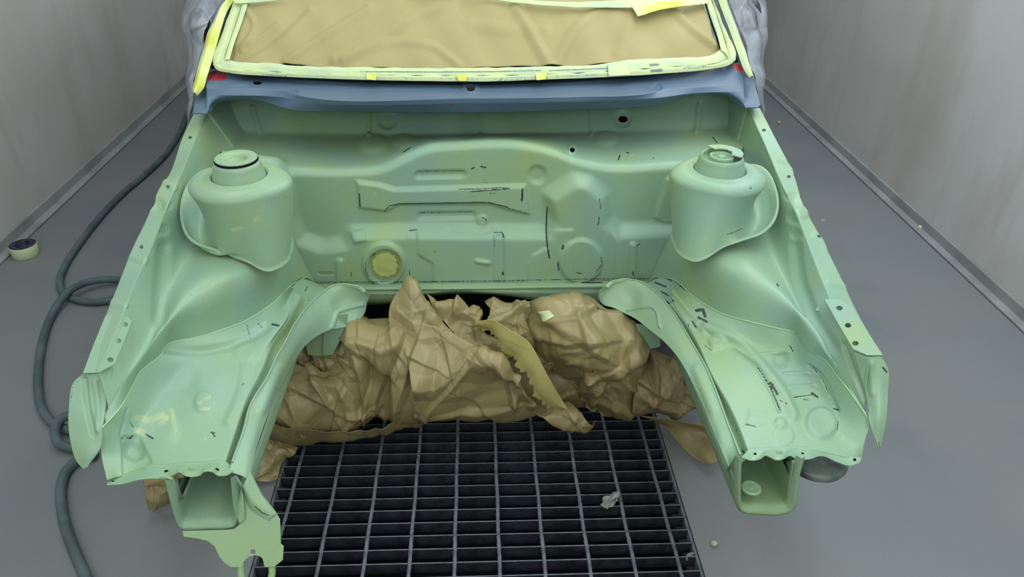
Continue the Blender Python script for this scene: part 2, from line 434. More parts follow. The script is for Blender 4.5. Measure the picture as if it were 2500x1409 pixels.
def rod():
    n = 260; yy = np.linspace(GY0+.01, GY1-.01, n); a = yy*70
    V = []; r = .0042
    for j in range(8):
        t = j/8*2*math.pi
        sq = 1+.22*np.cos(4*(t-a))
        V.append(np.stack([r*1.15*sq*math.cos(t)*np.ones(n)+.0006*np.sin(yy*33), yy-(GY0+GY1)/2, r*.8*sq*math.sin(t)-.0015], -1))
    V = np.array(V).transpose(1, 0, 2); idx = np.arange(n*8).reshape(n, 8); idx = np.concatenate([idx, idx[:, :1]], 1)
    Fs = np.stack([idx[:-1, :-1], idx[1:, :-1], idx[1:, 1:], idx[:-1, 1:]], -1).reshape(-1, 4)
    o = raw('cross_rod', V, Fs, M_steel); me = o.data; bpy.data.objects.remove(o); return me
rme = rod()
for i in range(10): gbar('cross_rod', rme, -.4825+i*.1064, (GY0+GY1)/2)

# ================================================================== CAR BODY SHELL
car = empty('car_body_shell', (0.015, 2.0, 0))
tag(car, 'stripped car body in pale green primer with open engine bay and blue-grey cowl', 'car')
XM = .0175     # centre plane of the car
def mir(P): Q = np.array(P, float).copy(); Q[..., 0] = 2*XM-Q[..., 0]; return Q

# ---------------- firewall
r0c = Yc([(495, 236, 2.24), (700, 240, 2.24), (1150, 245, 2.24), (1600, 236, 2.24), (1850, 226, 2.24)])
r1c = Yc([(520, 322, 2.15), (640, 326, 2.15), (900, 331, 2.15), (1170, 329, 2.15), (1440, 325, 2.15), (1700, 316, 2.15), (1835, 311, 2.15)])
r2c = Yc([(548, 404, 1.885), (680, 407, 1.885), (850, 409, 1.885), (925, 402, 1.885), (985, 375, 1.89), (1040, 352, 1.90), (1120, 345, 1.905), (1280, 345, 1.905), (1340, 358, 1.90), (1400, 382, 1.89), (1470, 397, 1.885), (1640, 395, 1.885), (1800, 392, 1.885)])
r3c = Yc([(548, 424, 1.868), (680, 427, 1.868), (850, 429, 1.868), (930, 422, 1.868), (990, 396, 1.873), (1045, 371, 1.88), (1120, 363, 1.884), (1280, 363, 1.884), (1345, 378, 1.88), (1405, 402, 1.873), (1475, 417, 1.868), (1640, 414, 1.868), (1800, 412, 1.868)])
r4c = Yc([(590, 694, 1.862), (1150, 690, 1.862), (1760, 680, 1.862)])
NF = 520
R = [resample(c, NF) for c in (r0c, r1c, r2c, r3c, r4c)]
fwp = np.concatenate([across(R[0:2], 60, False)[:-1], across(R[1:3], 60, False)[:-1], across(R[2:4], 14, False)[:-1], across(R[3:5], 200, False)], 0)
fwp = blur(fwp, 22, 0)
low = [(500, 380), (692, 400), (706, 470), (716, 530), (738, 575), (790, 594), (846, 586), (858, 560), (1000, 557), (1336, 560), (1350, 530), (1336, 474), (1402, 432), (1440, 440), (1474, 474), (1482, 535), (1510, 556), (1640, 552), (1900, 545), (1900, 800), (500, 800)]
feats = [('poly', low, .034, 30),
 ('poly', [(872, 442), (925, 449), (965, 461), (1282, 452), (1290, 500), (1292, 522), (1240, 510), (1195, 496), (975, 497), (945, 514), (878, 506)], .010, 11),
 ('slot', [(1022, 427), (1128, 425)], -.007, 9, 8), ('slot', [(1028, 527), (1152, 525)], -.007, 9, 8),
 ('circ', (1312, 427, 20), -.008, 14), ('circ', (1178, 538, 13), .005, 8),
 ('circ', (937, 643, 52), .010, 9), ('circ', (941, 648, 41), -.006, 5),
 ('circ', (1418, 636, 53), .009, 9),
 ('poly', [(992, 560), (1018, 560), (1020, 622), (1056, 645), (1060, 720), (1000, 720)], -.005, 7),
 ('poly', [(1206, 572), (1230, 572), (1232, 700), (1206, 700)], -.006, 6),
 ('poly', [(1336, 560), (1338, 602), (1300, 622), (1290, 645), (1288, 720), (1400, 720), (1400, 560)], .005, 8),
 ('line', [(1165, 638), (1192, 642)], .006, 9),
 ('slot', [(830, 640), (830, 720)], .007, 7, 9), ('slot', [(1545, 600), (1542, 720)], .008, 8, 8),
 ('poly', [(1500, 570), (1515, 590), (1520, 700), (1500, 700)], .005, 8),
 ('poly', [(1644, 425), (1626, 438), (1598, 530), (1620, 545), (1660, 542), (1660, 425)], .008, 9),
 ('poly', [(856, 568), (888, 560), (895, 588), (865, 594)], .006, 8),
 ('circ', (912, 352, 32), .008, 24, 1.5), ('circ', (985, 345, 24), .006, 20, 1.5), ('circ', (1480, 338, 26), .005, 20, 1.6),
 ('circ', (945, 291, 22), -.008, 14), ('line', [(901, 268), (901, 335)], .012, 7), ('line', [(1172, 268), (1172, 330)], .006, 6),
 ('line', [(1443, 262), (1443, 330)], .008, 6), ('line', [(617, 262), (634, 322)], .008, 10), ('line', [(1708, 255), (1700, 318)], .008, 10),
 ('circ', (1397, 366, 12), .006, 6), ('circ', (1520, 290, 20), -.006, 10),
 ('line', [(1100, 562), (1180, 566), (1200, 560)], -.004, 12),
 ('line', [(780, 668), (812, 668)], -.006, 4)]
fwp = emboss(fwp, feats[:1], 18); fwp = emboss(fwp, feats[1:], 2)
dark = [([(877, 474), (879, 504)], 2.2), ([(1276, 462), (1274, 490)], 3), ([(1120, 463), (1240, 458)], 1.4), ([(1150, 468), (1245, 461)], 1.6), ([(1022, 418), (1130, 417)], 1.2, .6), ([(1025, 520), (1150, 518)], 1.3, .6),  # strokes on the slot tops paint edge shade; the others are scratches
 ([(938, 517), (950, 503), (975, 498), (1190, 494), (1240, 506)], 1.6, .8), ([(1240, 508), (1285, 522)], 1.3, .6), ([(1150, 413), (1158, 409)], 2), ([(1174, 407), (1186, 409)], 2), ([(985, 371), (1002, 360)], 1.6),  # long stroke paints shade under the raised field's lower step
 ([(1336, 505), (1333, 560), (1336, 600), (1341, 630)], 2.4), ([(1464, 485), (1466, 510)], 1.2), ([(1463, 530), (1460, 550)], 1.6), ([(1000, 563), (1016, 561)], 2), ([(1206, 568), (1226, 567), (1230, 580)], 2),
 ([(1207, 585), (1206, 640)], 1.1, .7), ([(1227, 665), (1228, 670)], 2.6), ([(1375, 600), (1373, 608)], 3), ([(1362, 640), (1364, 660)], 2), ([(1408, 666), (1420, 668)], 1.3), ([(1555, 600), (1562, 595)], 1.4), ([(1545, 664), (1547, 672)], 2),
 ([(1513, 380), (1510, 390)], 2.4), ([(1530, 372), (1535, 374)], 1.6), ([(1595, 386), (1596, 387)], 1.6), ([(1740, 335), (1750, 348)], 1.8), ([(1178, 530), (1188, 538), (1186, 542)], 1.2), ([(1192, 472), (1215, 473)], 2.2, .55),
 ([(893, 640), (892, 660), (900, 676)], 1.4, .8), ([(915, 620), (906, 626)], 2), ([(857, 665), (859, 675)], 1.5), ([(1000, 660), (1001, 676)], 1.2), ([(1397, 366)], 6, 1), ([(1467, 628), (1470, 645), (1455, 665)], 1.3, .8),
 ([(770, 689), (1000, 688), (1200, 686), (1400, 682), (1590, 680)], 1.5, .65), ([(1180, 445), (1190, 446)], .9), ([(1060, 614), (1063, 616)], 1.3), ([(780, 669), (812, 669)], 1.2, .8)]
fill3 = [([(922, 636), (962, 634), (965, 664), (930, 664)], 20, 1.1)]
fillp = [([(1520, 376), (1545, 380)], 6, .5), ([(905, 630), (905, 665), (950, 684)], 5, .4), ([(900, 470), (915, 472)], 4, .5)]
sheet('firewall', fwp, M_primer, car, .0012, strokes(fwp, dark, fillp, fill3), holes=[(1521, 291, 11, 8), (1398, 366, 5.5, 4.5)])
# yellow tape plug over the round opening
a = np.linspace(0, 2*math.pi, 40, endpoint=False); rsn = np.random.RandomState(2)
cpl = at(941, 647, y=1.802)
outl = [cpl+np.array([math.cos(t)*.0345*(1+.06*rsn.randn()), 0, math.sin(t)*.037*(1+.05*rsn.randn())]) for t in a]
plate('grommet_patch', outl, [], M_patch, car, .0015)['label'] = 'yellow tape patch over round firewall opening'
# dash of the lower firewall edge and underbody
lipc = [Yc([(762, 693, 1.826), (1150, 690, 1.826), (1600, 684, 1.826)]), Yc([(764, 708, 1.80), (1150, 704, 1.80), (1600, 698, 1.80)]),
        Yc([(770, 722, 1.80), (950, 728, 1.80), (1080, 712, 1.80), (1240, 716, 1.80), (1340, 728, 1.80), (1600, 722, 1.80)]),
        Yc([(775, 742, 1.86), (950, 742, 1.86), (1080, 720, 1.86), (1240, 724, 1.86), (1340, 742, 1.86), (1600, 745, 1.86)])]
P = loft(lipc, 40, 200); P = emboss(P, [('line', [(760, 714), (1600, 706)], -.006, 5)])
sheet('firewall_lip', P, M_rail, car, .002, strokes(P, [([(800, 716), (1000, 722)], 1.5, .6), ([(1420, 690), (1470, 690)], 2), ([(1600, 700), (1480, 722)], 2.5, .7), ([(1050, 706), (1400, 704)], 1, .5)]))
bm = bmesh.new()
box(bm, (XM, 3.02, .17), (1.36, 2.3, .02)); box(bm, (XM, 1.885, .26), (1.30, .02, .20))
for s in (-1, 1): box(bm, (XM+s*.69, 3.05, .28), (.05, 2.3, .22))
bm_obj('floor_pan', bm, M_dark, car)  # pan and its front wall are black to keep the cavity dark

# ---------------- cowl
ctop = Yc([(504, 178, 2.14), (528, 172, 2.15), (624, 184, 2.15), (720, 188, 2.15), (880, 193, 2.15), (1040, 196, 2.15), (1200, 197, 2.15), (1310, 194, 2.15), (1470, 189, 2.15), (1630, 178, 2.15), (1790, 156, 2.15), (1817, 158, 2.14)])
ccr = Zc([(504, 215, .875), (704, 224, .875), (722, 231, .875), (740, 235, .875), (1150, 240, .875), (1400, 236, .875), (1590, 226, .875), (1612, 219, .875), (1700, 213, .875), (1817, 205, .875)])
cl1 = Zc([(504, 232, .862), (704, 240, .862), (740, 247, .862), (1150, 252, .862), (1400, 248, .862), (1600, 240, .862), (1700, 228, .862), (1817, 224, .862)])
clip_ = Zc([(506, 272, .835), (525, 250, .84), (560, 243, .845), (624, 244, .845), (656, 252, .84), (704, 266, .835), (880, 272, .83), (1200, 274, .83), (1406, 267, .83), (1540, 262, .83), (1630, 252, .835), (1678, 236, .845), (1726, 229, .848), (1774, 231, .846), (1806, 248, .84), (1819, 262, .835)])
cback = clip_+np.array([0, .03, -.012])
CC = [resample(c, 420) for c in (ctop, ccr, cl1, clip_)]
cp = np.concatenate([across(CC[0:2], 44, False)[:-1], across(CC[1:3], 16, False)[:-1], across(CC[2:4], 30, False)], 0)
cp = blur(cp, 1, 0)
cp = np.concatenate([cp, across([cp[-1], resample(cback, 420)], 8, False)[1:]], 0)
cp = emboss(cp, [('circ', (1149, 214, 20), .003, 8), ('circ', (716, 222, 10), -.003, 8), ('circ', (1606, 212, 10), -.003, 8)])
sheet('cowl_panel', cp, M_cowl, car, .0015, strokes(cp, [], [([(1149, 214)], 16, .5), ([(540, 200), (600, 206)], 10, .45), ([(720, 226), (730, 232)], 6, .4), ([(1600, 205), (1606, 218)], 6, .3)],
      [([(508, 178), (540, 182)], 15, 1.4), ([(1798, 160), (1812, 166)], 12, 1.1), ([(1098, 255), (1106, 256)], 1.6, .9)]), holes=[(1149, 214, 11, 9.5), (628, 202, 11, 5)])
for nm, pts in (('cowl_bracket', [(504, 205), (480, 232), (474, 262), (470, 278), (505, 278), (512, 262), (520, 248)]),
                ('cowl_bracket', [(1817, 190), (1828, 192), (1843, 212), (1842, 222), (1856, 258), (1850, 263), (1819, 263), (1812, 250), (1806, 240)])):
    hx, hy = ((499, 268) if pts[0][0] < 1000 else (1828, 252))
    po = [at(x, y, z=.838) for x, y in pts]
    po = [p+np.array([0, 0, .018*max(0, (262-y)/60)]) for p, (x, y) in zip(po, pts)]
    hc = at(hx, hy, z=.8405)
    plate(nm, po, [], M_cowl, car, .003)
# glass and roof hidden under the masking, pillars, roof and doors
ws = [Wc([(512, 165), (1150, 193), (1803, 150)], -.012), Wc([(560, 60), (1150, 60), (1766, 60)], -.004), Wc([(596, -222), (1150, -222), (1664, -222)], -.012)]
sheet('windscreen', loft(ws, 30, 30), M_glass, car, .005)
def pillar(l, m, name, off, parent, thick=.004, wr=None):
    P = loft([Wc([(a, y) for a, b, y in l], off-.018), Wc([(a*.7+b*.3, y) for a, b, y in l], off), Wc([(a*.3+b*.7, y) for a, b, y in l], off), Wc([(b, y) for a, b, y in l], off-.014)], 24, 160)
    if wr: P = crumple(P, wr, .004, 30, 20)
    return sheet(name, P, m, parent, thick)
pl_l = [(474, 500, 200), (490, 524, 128), (505, 540, 86), (518, 556, 45), (540, 570, 0), (628, 640, -222)]
pl_r = [(1838, 1815, 186), (1821, 1798, 127), (1802, 1780, 75), (1775, 1751, 0), (1700, 1690, -222)]
pillar(pl_l, M_door, 'windscreen_pillar', -.004, car); pillar(pl_r, M_door, 'windscreen_pillar', -.004, car)
tp = at(1130, -222, y=2.72)
rf = [np.array([[XM-.56, 2.68, 1.20], [XM, 2.66, 1.235], [XM+.56, 2.68, 1.20]]), np.array([[XM-.58, 3.3, 1.27], [XM, 3.3, 1.31], [XM+.58, 3.3, 1.27]]),
      np.array([[XM-.55, 4.1, 1.23], [XM, 4.1, 1.27], [XM+.55, 4.1, 1.23]]), np.array([[XM-.62, 4.6, .8], [XM, 4.65, .8], [XM+.62, 4.6, .8]]), np.array([[XM-.68, 4.7, .35], [XM, 4.75, .35], [XM+.68, 4.7, .35]])]
sheet('roof_panel', loft(rf, 30, 24), M_door, car, .004)
for s in (-1, 1):
    sd = [np.array([[XM+s*x, y, z] for y, x, z in ((2.12, .745, .865), (2.3, .74, .9), (2.7, .57, 1.19), (3.3, .58, 1.26), (4.1, .55, 1.22), (4.6, .62, .8))]),
          np.array([[XM+s*x, y, z] for y, x, z in ((2.12, .755, .80), (2.3, .765, .82), (2.7, .765, .88), (3.3, .77, .88), (4.1, .76, .88), (4.62, .70, .75))]),
          np.array([[XM+s*x, y, z] for y, x, z in ((2.12, .765, .6), (2.3, .775, .6), (2.7, .79, .6), (3.3, .79, .6), (4.1, .78, .6), (4.66, .72, .6))]),
          np.array([[XM+s*x, y, z] for y, x, z in ((2.12, .74, .28), (2.3, .75, .26), (2.7, .76, .26), (3.3, .76, .26), (4.1, .75, .3), (4.7, .70, .35))])]
    sheet('side_panel', loft(sd, 40, 60), M_door, car, .004)
    bm = bmesh.new(); bmesh.ops.create_icosphere(bm, subdivisions=3, radius=1)
    c = at(489, 66, y=2.40) if s < 0 else at(1833, 40, y=2.42)
    for v in bm.verts:
        v.co = Vector((v.co.x*.03, v.co.y*.04, v.co.z*.055)); v.co.x += -s*.0-.1*s*v.co.z*.4
    bmesh.ops.translate(bm, vec=Vector(c), verts=bm.verts)
    bm_obj('wing_mirror', bm, M_mirror, car, True)

# ---------------- inner fenders and flanges
FR = Yc([(1826, 262, 2.05), (1862, 340, 1.87), (1905, 440, 1.69), (1950, 535, 1.55), (1982, 620, 1.45), (2018, 710, 1.35), (2064, 800, 1.26), (2122, 875, 1.17)])
FRo = Yc([(1856, 264, 2.05), (1890, 330, 1.89), (1940, 430, 1.72), (1962, 500, 1.61), (2010, 590, 1.50), (2048, 665, 1.41), (2090, 755, 1.32), (2155, 868, 1.18)])
M1R = Yc([(1800, 345, 2.04), (1850, 470, 1.78), (1890, 590, 1.59), (1935, 690, 1.45), (1985, 790, 1.32), (2050, 900, 1.21), (2112, 990, 1.14)])
M2R = Yc([(1643, 560, 1.83), (1668, 605, 1.68), (1712, 632, 1.56), (1800, 678, 1.46), (1880, 722, 1.40), (1950, 775, 1.33), (2010, 850, 1.25), (2072, 940, 1.17), (2120, 1018, 1.12)])
SR = Yc([(1580, 690, 1.82), (1605, 677, 1.78), (1642, 682, 1.70), (1700, 730, 1.55), (1763, 766, 1.46), (1830, 786, 1.40), (1897, 802, 1.36), (1940, 812, 1.34), (1957, 830, 1.31), (1975, 857, 1.28), (2009, 876, 1.25), (2044, 918, 1.2), (2085, 972, 1.15), (2124, 1030, 1.11)])
FL = Yc([(505, 276, 2.05), (478, 335, 1.90), (447, 412, 1.75), (424, 465, 1.66), (402, 518, 1.58), (368, 607, 1.47), (327, 695, 1.36), (290, 790, 1.26), (240, 905, 1.165)])
FLo = Yc([(472, 278, 2.05), (445, 335, 1.92), (410, 430, 1.75), (391, 455, 1.69), (357, 535, 1.58), (320, 612, 1.48), (293, 681, 1.40), (252, 784, 1.29), (204, 912, 1.17)])
SL = Yc([(770, 690, 1.82), (745, 678, 1.78), (712, 697, 1.70), (659, 746, 1.55), (593, 787, 1.46), (535, 808, 1.41), (482, 824, 1.37), (412, 840, 1.335), (388, 872, 1.29), (342, 909, 1.24), (320, 949, 1.20), (290, 1001, 1.14), (250, 1045, 1.10)])
def px_of(P): return proj(P)
M1L = Yc([(550, 335, 2.04), (496, 470, 1.78), (452, 590, 1.59), (405, 690, 1.45), (358, 800, 1.31), (310, 890, 1.21), (262, 980, 1.14)])
M2L = Yc([(700, 560, 1.83), (690, 610, 1.68), (648, 655, 1.55), (565, 690, 1.46), (480, 735, 1.39), (415, 790, 1.32), (360, 860, 1.25), (300, 945, 1.17), (252, 1020, 1.12)])
def inner_fender(Fc, M1c, M2c, Sc, side):
    P = loft([Fc, Fc*.35+M1c_r(Fc, M1c)*.65, M1c_r(Fc, M1c)] if False else [Fc, M1c, M2c, Sc], 150, 260)
    return P
IFR = loft([FR, M1R, M2R, SR], 170, 280); IFL = loft([FL, M1L, M2L, SL], 170, 280)
fR = [('line', [(1942, 600), (1955, 690), (1985, 760), (2040, 850)], -.006, 22), ('circ', (1930, 475, 14), -.005, 14), ('circ', (1936, 530, 14), -.004, 14), ('circ', (1942, 572, 12), -.004, 12),
      ('line', [(1590, 690), (1640, 690), (1700, 744), (1763, 780), (1830, 800)], .006, 7), ('line', [(2060, 840), (2090, 920), (2118, 990)], -.005, 10), ('circ', (2010, 800, 60), .006, 60)]
fL = [('line', [(400, 600), (392, 700), (390, 780)], -.006, 26), ('circ', (403, 605, 11), -.006, 12), ('circ', (400, 560, 12), -.004, 14), ('circ', (408, 500, 12), -.004, 12),
      ('line', [(745, 690), (700, 718), (659, 758), (593, 799)], .005, 6), ('line', [(215, 960), (245, 1020), (270, 1060)], -.005, 10), ('circ', (480, 700, 70), .006, 70)]
IFR = emboss(IFR, fR); IFL = emboss(IFL, fL)
sheet('inner_fender', IFR, M_primer, car, .0015, strokes(IFR, [([(1897, 693), (1900, 698)], 2.5, .8), ([(1946, 592), (1948, 597)], 1.6, .5), ([(1620, 690), (1630, 700)], 2, .6)],
      [([(1590, 690), (1642, 692), (1700, 740), (1763, 776)], 2, .35)]))['label'] = 'right inner fender beside the strut tower'  # pale stroke paints the bright highlight along the seam
sheet('inner_fender', IFL, M_primer, car, .0015, strokes(IFL, [([(395, 560), (398, 566)], 2, .4), ([(612, 790), (640, 792)], 2, .6), ([(603, 795), (608, 828)], 1.5, .7)], []))['label'] = 'left inner fender beside the strut tower'
for I_ in (IFR, IFL):
    e_ = I_[:95, 0]
    sheet('plenum_end', np.array([e_+np.array([0, d, -d*.05]) for d in np.linspace(-.002, .24, 14)]).transpose(1, 0, 2), M_primer, car, .001)
def flange(Fc, Fo, side, feats, holes):
    mid = Fc*0
    a = resample(Fc, 300); b = resample(Fo, 300)
    out = np.sign(b[0, 0]-a[0, 0])
    c = b+np.array([out*.002, 0, -.014])
    P = np.concatenate([across([a+np.array([-out*.001, 0, -.006]), a], 4, False)[:-1], across([a, b], 26, False)[:-1], across([b, c], 7, False)], 0)
    P = blur(P, 2, 0); P = emboss(P, feats)
    return sheet('fender_flange', P, M_primer, car, .0016, strokes(P, [], []), holes=holes)
flange(FR, FRo, 1, [('circ', (1935, 490, 16), -.007, 18), ('circ', (1958, 520, 14), .004, 12), ('line', [(1990, 575), (2020, 600)], .003, 14), ('line', [(1895, 400), (1935, 415)], .003, 16), ('line', [(2025, 690), (2070, 700)], .002, 14)],
       [(1926, 431, 5, 3.6), (2000, 577, 5, 3.8), (1865, 318, 5, 3.2)])['label'] = 'right fender flange with dents and bolt holes'
flange(FL, FLo, -1, [('line', [(395, 440), (430, 462)], .003, 14), ('circ', (385, 500, 14), -.006, 16), ('line', [(325, 628), (362, 640)], .003, 14), ('line', [(275, 740), (315, 750)], .002, 14)],
       [(345, 604, 5, 3.8), (410, 455, 5, 3.5), (464, 336, 5, 3)])['label'] = 'left fender flange with bolt holes'
# headlamp brackets on the flange ends
def ringpts(hx, hy, rx, ry, p0, n, k=20):
    return [atp(hx+rx*math.cos(t), hy+ry*math.sin(t), p0, n) for t in np.linspace(0, 2*math.pi, k, endpoint=False)]
def lamp_bracket(pts, holes, a, b, c):
    A, B, C_ = at(*a[:2], y=a[2])+[0, 0, .004], at(*b[:2], y=b[2])+[0, 0, .004], at(*c[:2], y=c[2])+[0, 0, .004]
    n = np.cross(B-A, C_-A); n = n/np.linalg.norm(n)
    if n[2] < 0: n = -n
    o = plate('headlamp_bracket', [atp(x, y, A, n) for x, y in pts], [ringpts(x, y, 8, 6, A, n) for x, y in holes], M_primer, car, .002)
    return A, n
lamp_bracket([(2012, 731), (2052, 731), (2080, 752), (2120, 815), (2155, 868), (2117, 868), (2083, 853), (2060, 815)], [(2049, 753), (2070, 795), (2088, 839)], (2046, 731, 1.33), (2155, 868, 1.18), (2083, 853, 1.19))
lamp_bracket([(300, 765), (323, 784), (302, 837), (281, 889), (242, 910), (203, 912), (228, 845), (258, 772)], [(305, 793), (289, 833), (270, 879)], (258, 772, 1.30), (204, 912, 1.17), (281, 889, 1.18))
P = loft([Yc([(2012, 731, 1.345), (2000, 742, 1.34), (1990, 758, 1.33)]), Yc([(2030, 733, 1.34), (2018, 748, 1.33), (2000, 760, 1.325)])], 8, 14)
sheet('bracket_tab', P, M_primer, car, .002)
# headlamp side panels (outer tail sheets)
def tail(rows, feats, nm, label):
    P = loft([Yc(r) for r in rows], 60, 90); P = emboss(P, feats)
    sheet(nm, P, M_primer, car, .0018, strokes(P, [([(2156, 898), (2164, 908)], 3, .8), ([(2118, 990), (2120, 1005)], 1.4, .7), ([(178, 945), (172, 985)], 1.3, .6), ([(2145, 1080), (2148, 1094)], 1.2, .6)]))['label'] = label
tail([[(2150, 868, 1.178), (2168, 900, 1.165), (2168, 960, 1.14), (2163, 1030, 1.10), (2150, 1094, 1.08)],
      [(2120, 872, 1.172), (2140, 905, 1.16), (2146, 960, 1.135), (2146, 1020, 1.10), (2146, 1092, 1.078)],
      [(2085, 860, 1.185), (2105, 930, 1.165), (2118, 985, 1.135), (2122, 1028, 1.105), (2145, 1090, 1.076)]],
     [('line', [(2128, 890), (2130, 960)], .003, 12)], 'headlamp_side_panel', 'right headlamp side panel')
tail([[(204, 912, 1.172), (182, 930, 1.165), (168, 994, 1.13), (172, 1079, 1.09), (187, 1127, 1.07), (205, 1147, 1.06)],
      [(230, 912, 1.17), (222, 960, 1.15), (216, 1010, 1.12), (214, 1070, 1.09), (216, 1110, 1.07), (209, 1143, 1.06)],
      [(275, 900, 1.18), (262, 960, 1.155), (256, 1010, 1.125), (250, 1048, 1.10), (246, 1090, 1.08), (213, 1140, 1.06)]],
     [('line', [(205, 925), (215, 1000), (228, 1060)], -.006, 12), ('line', [(232, 930), (240, 1000), (238, 1050)], .004, 12)], 'headlamp_side_panel', 'left headlamp side panel')
# trays (front extensions of the inner fenders)
TR = [Yc([(1642, 682, 1.70), (1700, 730, 1.55), (1763, 766, 1.46), (1830, 786, 1.40), (1897, 802, 1.36), (1940, 812, 1.34), (1975, 857, 1.28), (2009, 876, 1.25), (2044, 918, 1.2), (2085, 972, 1.15), (2124, 1030, 1.11), (2112, 1075, 1.09), (2104, 1122, 1.07)]),
      Zc([(1640, 702, .49), (1700, 770, .49), (1763, 812, .495), (1850, 845, .495), (1930, 890, .49), (1985, 950, .475), (2030, 1020, .46), (2058, 1075, .448), (2074, 1118, .44)]),
      Zc([(1640, 722, .48), (1702, 800, .478), (1770, 860, .478), (1830, 925, .475), (1890, 990, .465), (1935, 1050, .455), (1965, 1096, .448)]),
      Zc([(1642, 739, .472), (1700, 829, .472), (1740, 918, .468), (1781, 990, .465), (1808, 1050, .46), (1826, 1100, .457)])]
TRp = blur(loft(TR, 150, 240), 2)
fT = [('circ', (2005, 1035, 38), .009, 13), ('line', [(1725, 800), (1800, 830), (1870, 905), (1912, 960), (1938, 1015)], .008, 20), ('line', [(1790, 852), (1848, 898), (1880, 950), (1903, 1003)], -.006, 6),
      ('slot', [(1914, 914), (1972, 911)], .004, 6, 4), ('slot', [(1930, 946), (1988, 941)], .004, 6, 4), ('slot', [(1862, 866), (1925, 858)], .004, 6, 4),
      ('line', [(1975, 893), (2000, 912), (2022, 950), (2045, 1000)], -.008, 7), ('circ', (1752, 836, 20), .006, 14, 1.3), ('circ', (1905, 878, 16), -.006, 22), ('poly', [(1830, 1000), (1900, 1003), (1895, 1030), (1820, 1040)], -.002, 16),
      ('circ', (1905, 1035, 14), .004, 12), ('circ', (1912, 1065, 26), .002, 6), ('line', [(1700, 790), (1742, 850)], .004, 12)]
TRp = emboss(TRp, fT)
dT = [([(1700, 758), (1716, 756), (1722, 772)], 5, .75), ([(1705, 775), (1725, 785)], 4, .7), ([(1690, 785), (1700, 800)], 2.5, .7), ([(1628, 730), (1645, 735)], 3, .7), ([(1850, 898), (1880, 945), (1904, 1000)], 2.2, .8), ([(1882, 935), (1898, 962)], 4, .8),  # long stroke follows the pressed groove and darkens it
      ([(1905, 978), (1920, 985)], 3, .7), ([(1938, 970), (1985, 964)], 1.5, .9), ([(1982, 960), (1996, 970)], 3, .9), ([(1962, 975), (1975, 977)], 1.5, .8), ([(2036, 998), (2046, 1001)], 2.5, .9), ([(1985, 896), (2010, 930), (2036, 992)], 1.6, .7),  # last stroke darkens the outer pressed valley
      ([(1822, 1036), (1845, 1042)], 2, .8), ([(2046, 1030), (2044, 1050)], 2.2, .6), ([(1928, 843), (1936, 858)], 2, .7), ([(1722, 845), (1738, 856)], 2, .6), ([(1680, 790), (1684, 812)], 2, .6), ([(1655, 700), (1690, 735)], 2, .3)]
lT = [([(1890, 945), (1905, 970), (1915, 985)], 6, .5), ([(1820, 1040), (1848, 1044)], 5, .5), ([(2050, 1075), (2060, 1068)], 5, .6), ([(1705, 765), (1730, 770)], 9, .4), ([(1690, 820), (1695, 850)], 3, .4)]
sheet('fender_apron', TRp, M_primer, car, .002, strokes(TRp, dT, lT))['label'] = 'right apron with round boss and stiffening beads'
TL = [Yc([(712, 697, 1.70), (659, 746, 1.55), (593, 787, 1.46), (535, 808, 1.41), (482, 824, 1.37), (412, 840, 1.335), (388, 872, 1.29), (342, 909, 1.24), (320, 949, 1.20), (290, 1001, 1.14), (248, 1048, 1.10), (248, 1110, 1.08), (262, 1172, 1.03)]),
      Zc([(716, 705, .487), (680, 760, .485), (600, 826, .49), (520, 870, .49), (440, 920, .485), (380, 990, .47), (340, 1060, .455), (318, 1120, .44), (308, 1160, .43)]),
      Zc([(722, 712, .48), (690, 790, .48), (630, 860, .478), (560, 930, .474), (500, 1000, .465), (450, 1070, .455), (420, 1138, .448)]),
      Zc([(735, 722, .472), (700, 785, .472), (668, 830, .47), (640, 898, .468), (608, 962, .465), (580, 1035, .46), (562, 1090, .457), (548, 1134, .455)])]
TLp = blur(loft(TL, 150, 240), 2)
fTL = [('line', [(400, 850), (480, 860), (600, 830), (650, 800)], -.006, 18), ('circ', (600, 860, 26), .006, 26), ('line', [(600, 900), (590, 960), (560, 1030)], .005, 22), ('circ', (500, 985, 24), .004, 14), ('line', [(330, 1060), (360, 1120), (420, 1136)], .0, 10),
       ('circ', (326, 1098, 20), -.012, 22), ('circ', (500, 900, 80), .006, 90), ('line', [(310, 1000), (294, 1066)], -.005, 5), ('poly', [(296, 1066), (340, 1064), (370, 1130), (300, 1160)], -.005, 10), ('circ', (392, 1050, 40), .004, 30), ('circ', (445, 930, 36), -.004, 36)]
TLp = emboss(TLp, fTL)
dTL = [([(296, 1070), (320, 1071)], 1.6, .8), ([(317, 1030), (325, 1043)], 2, .8), ([(316, 1070), (324, 1064)], 2.2, .8), ([(354, 1060), (374, 1071)], 2.5, .9), ([(518, 1055), (524, 1066)], 2.6, .9), ([(526, 1056), (514, 1057)], 1.6, .8), ([(590, 942), (596, 935)], 1.4, .7), ([(444, 1122), (460, 1116)], 1, .4),
       ([(665, 792), (680, 795)], 3, .8), ([(630, 790), (640, 800)], 2, .7), ([(603, 795), (612, 830)], 1.6, .7), ([(370, 1098), (380, 1099)], 1.3, .5), ([(490, 986), (498, 994)], 1.3, .5)]
lTL = [([(330, 1020), (360, 1025), (395, 1015)], 11, .8), ([(335, 1050), (350, 1058)], 11, .8), ([(420, 1002), (428, 1050)], 8, .7), ([(488, 985), (500, 975), (512, 970)], 6, .75), ([(490, 1000), (510, 998)], 5, .75), ([(395, 1035), (405, 1020)], 10, .75), ([(490, 1072), (505, 1072)], 4, .5), ([(345, 990), (350, 985)], 6, .4), ([(620, 800), (640, 815)], 8, .35)]
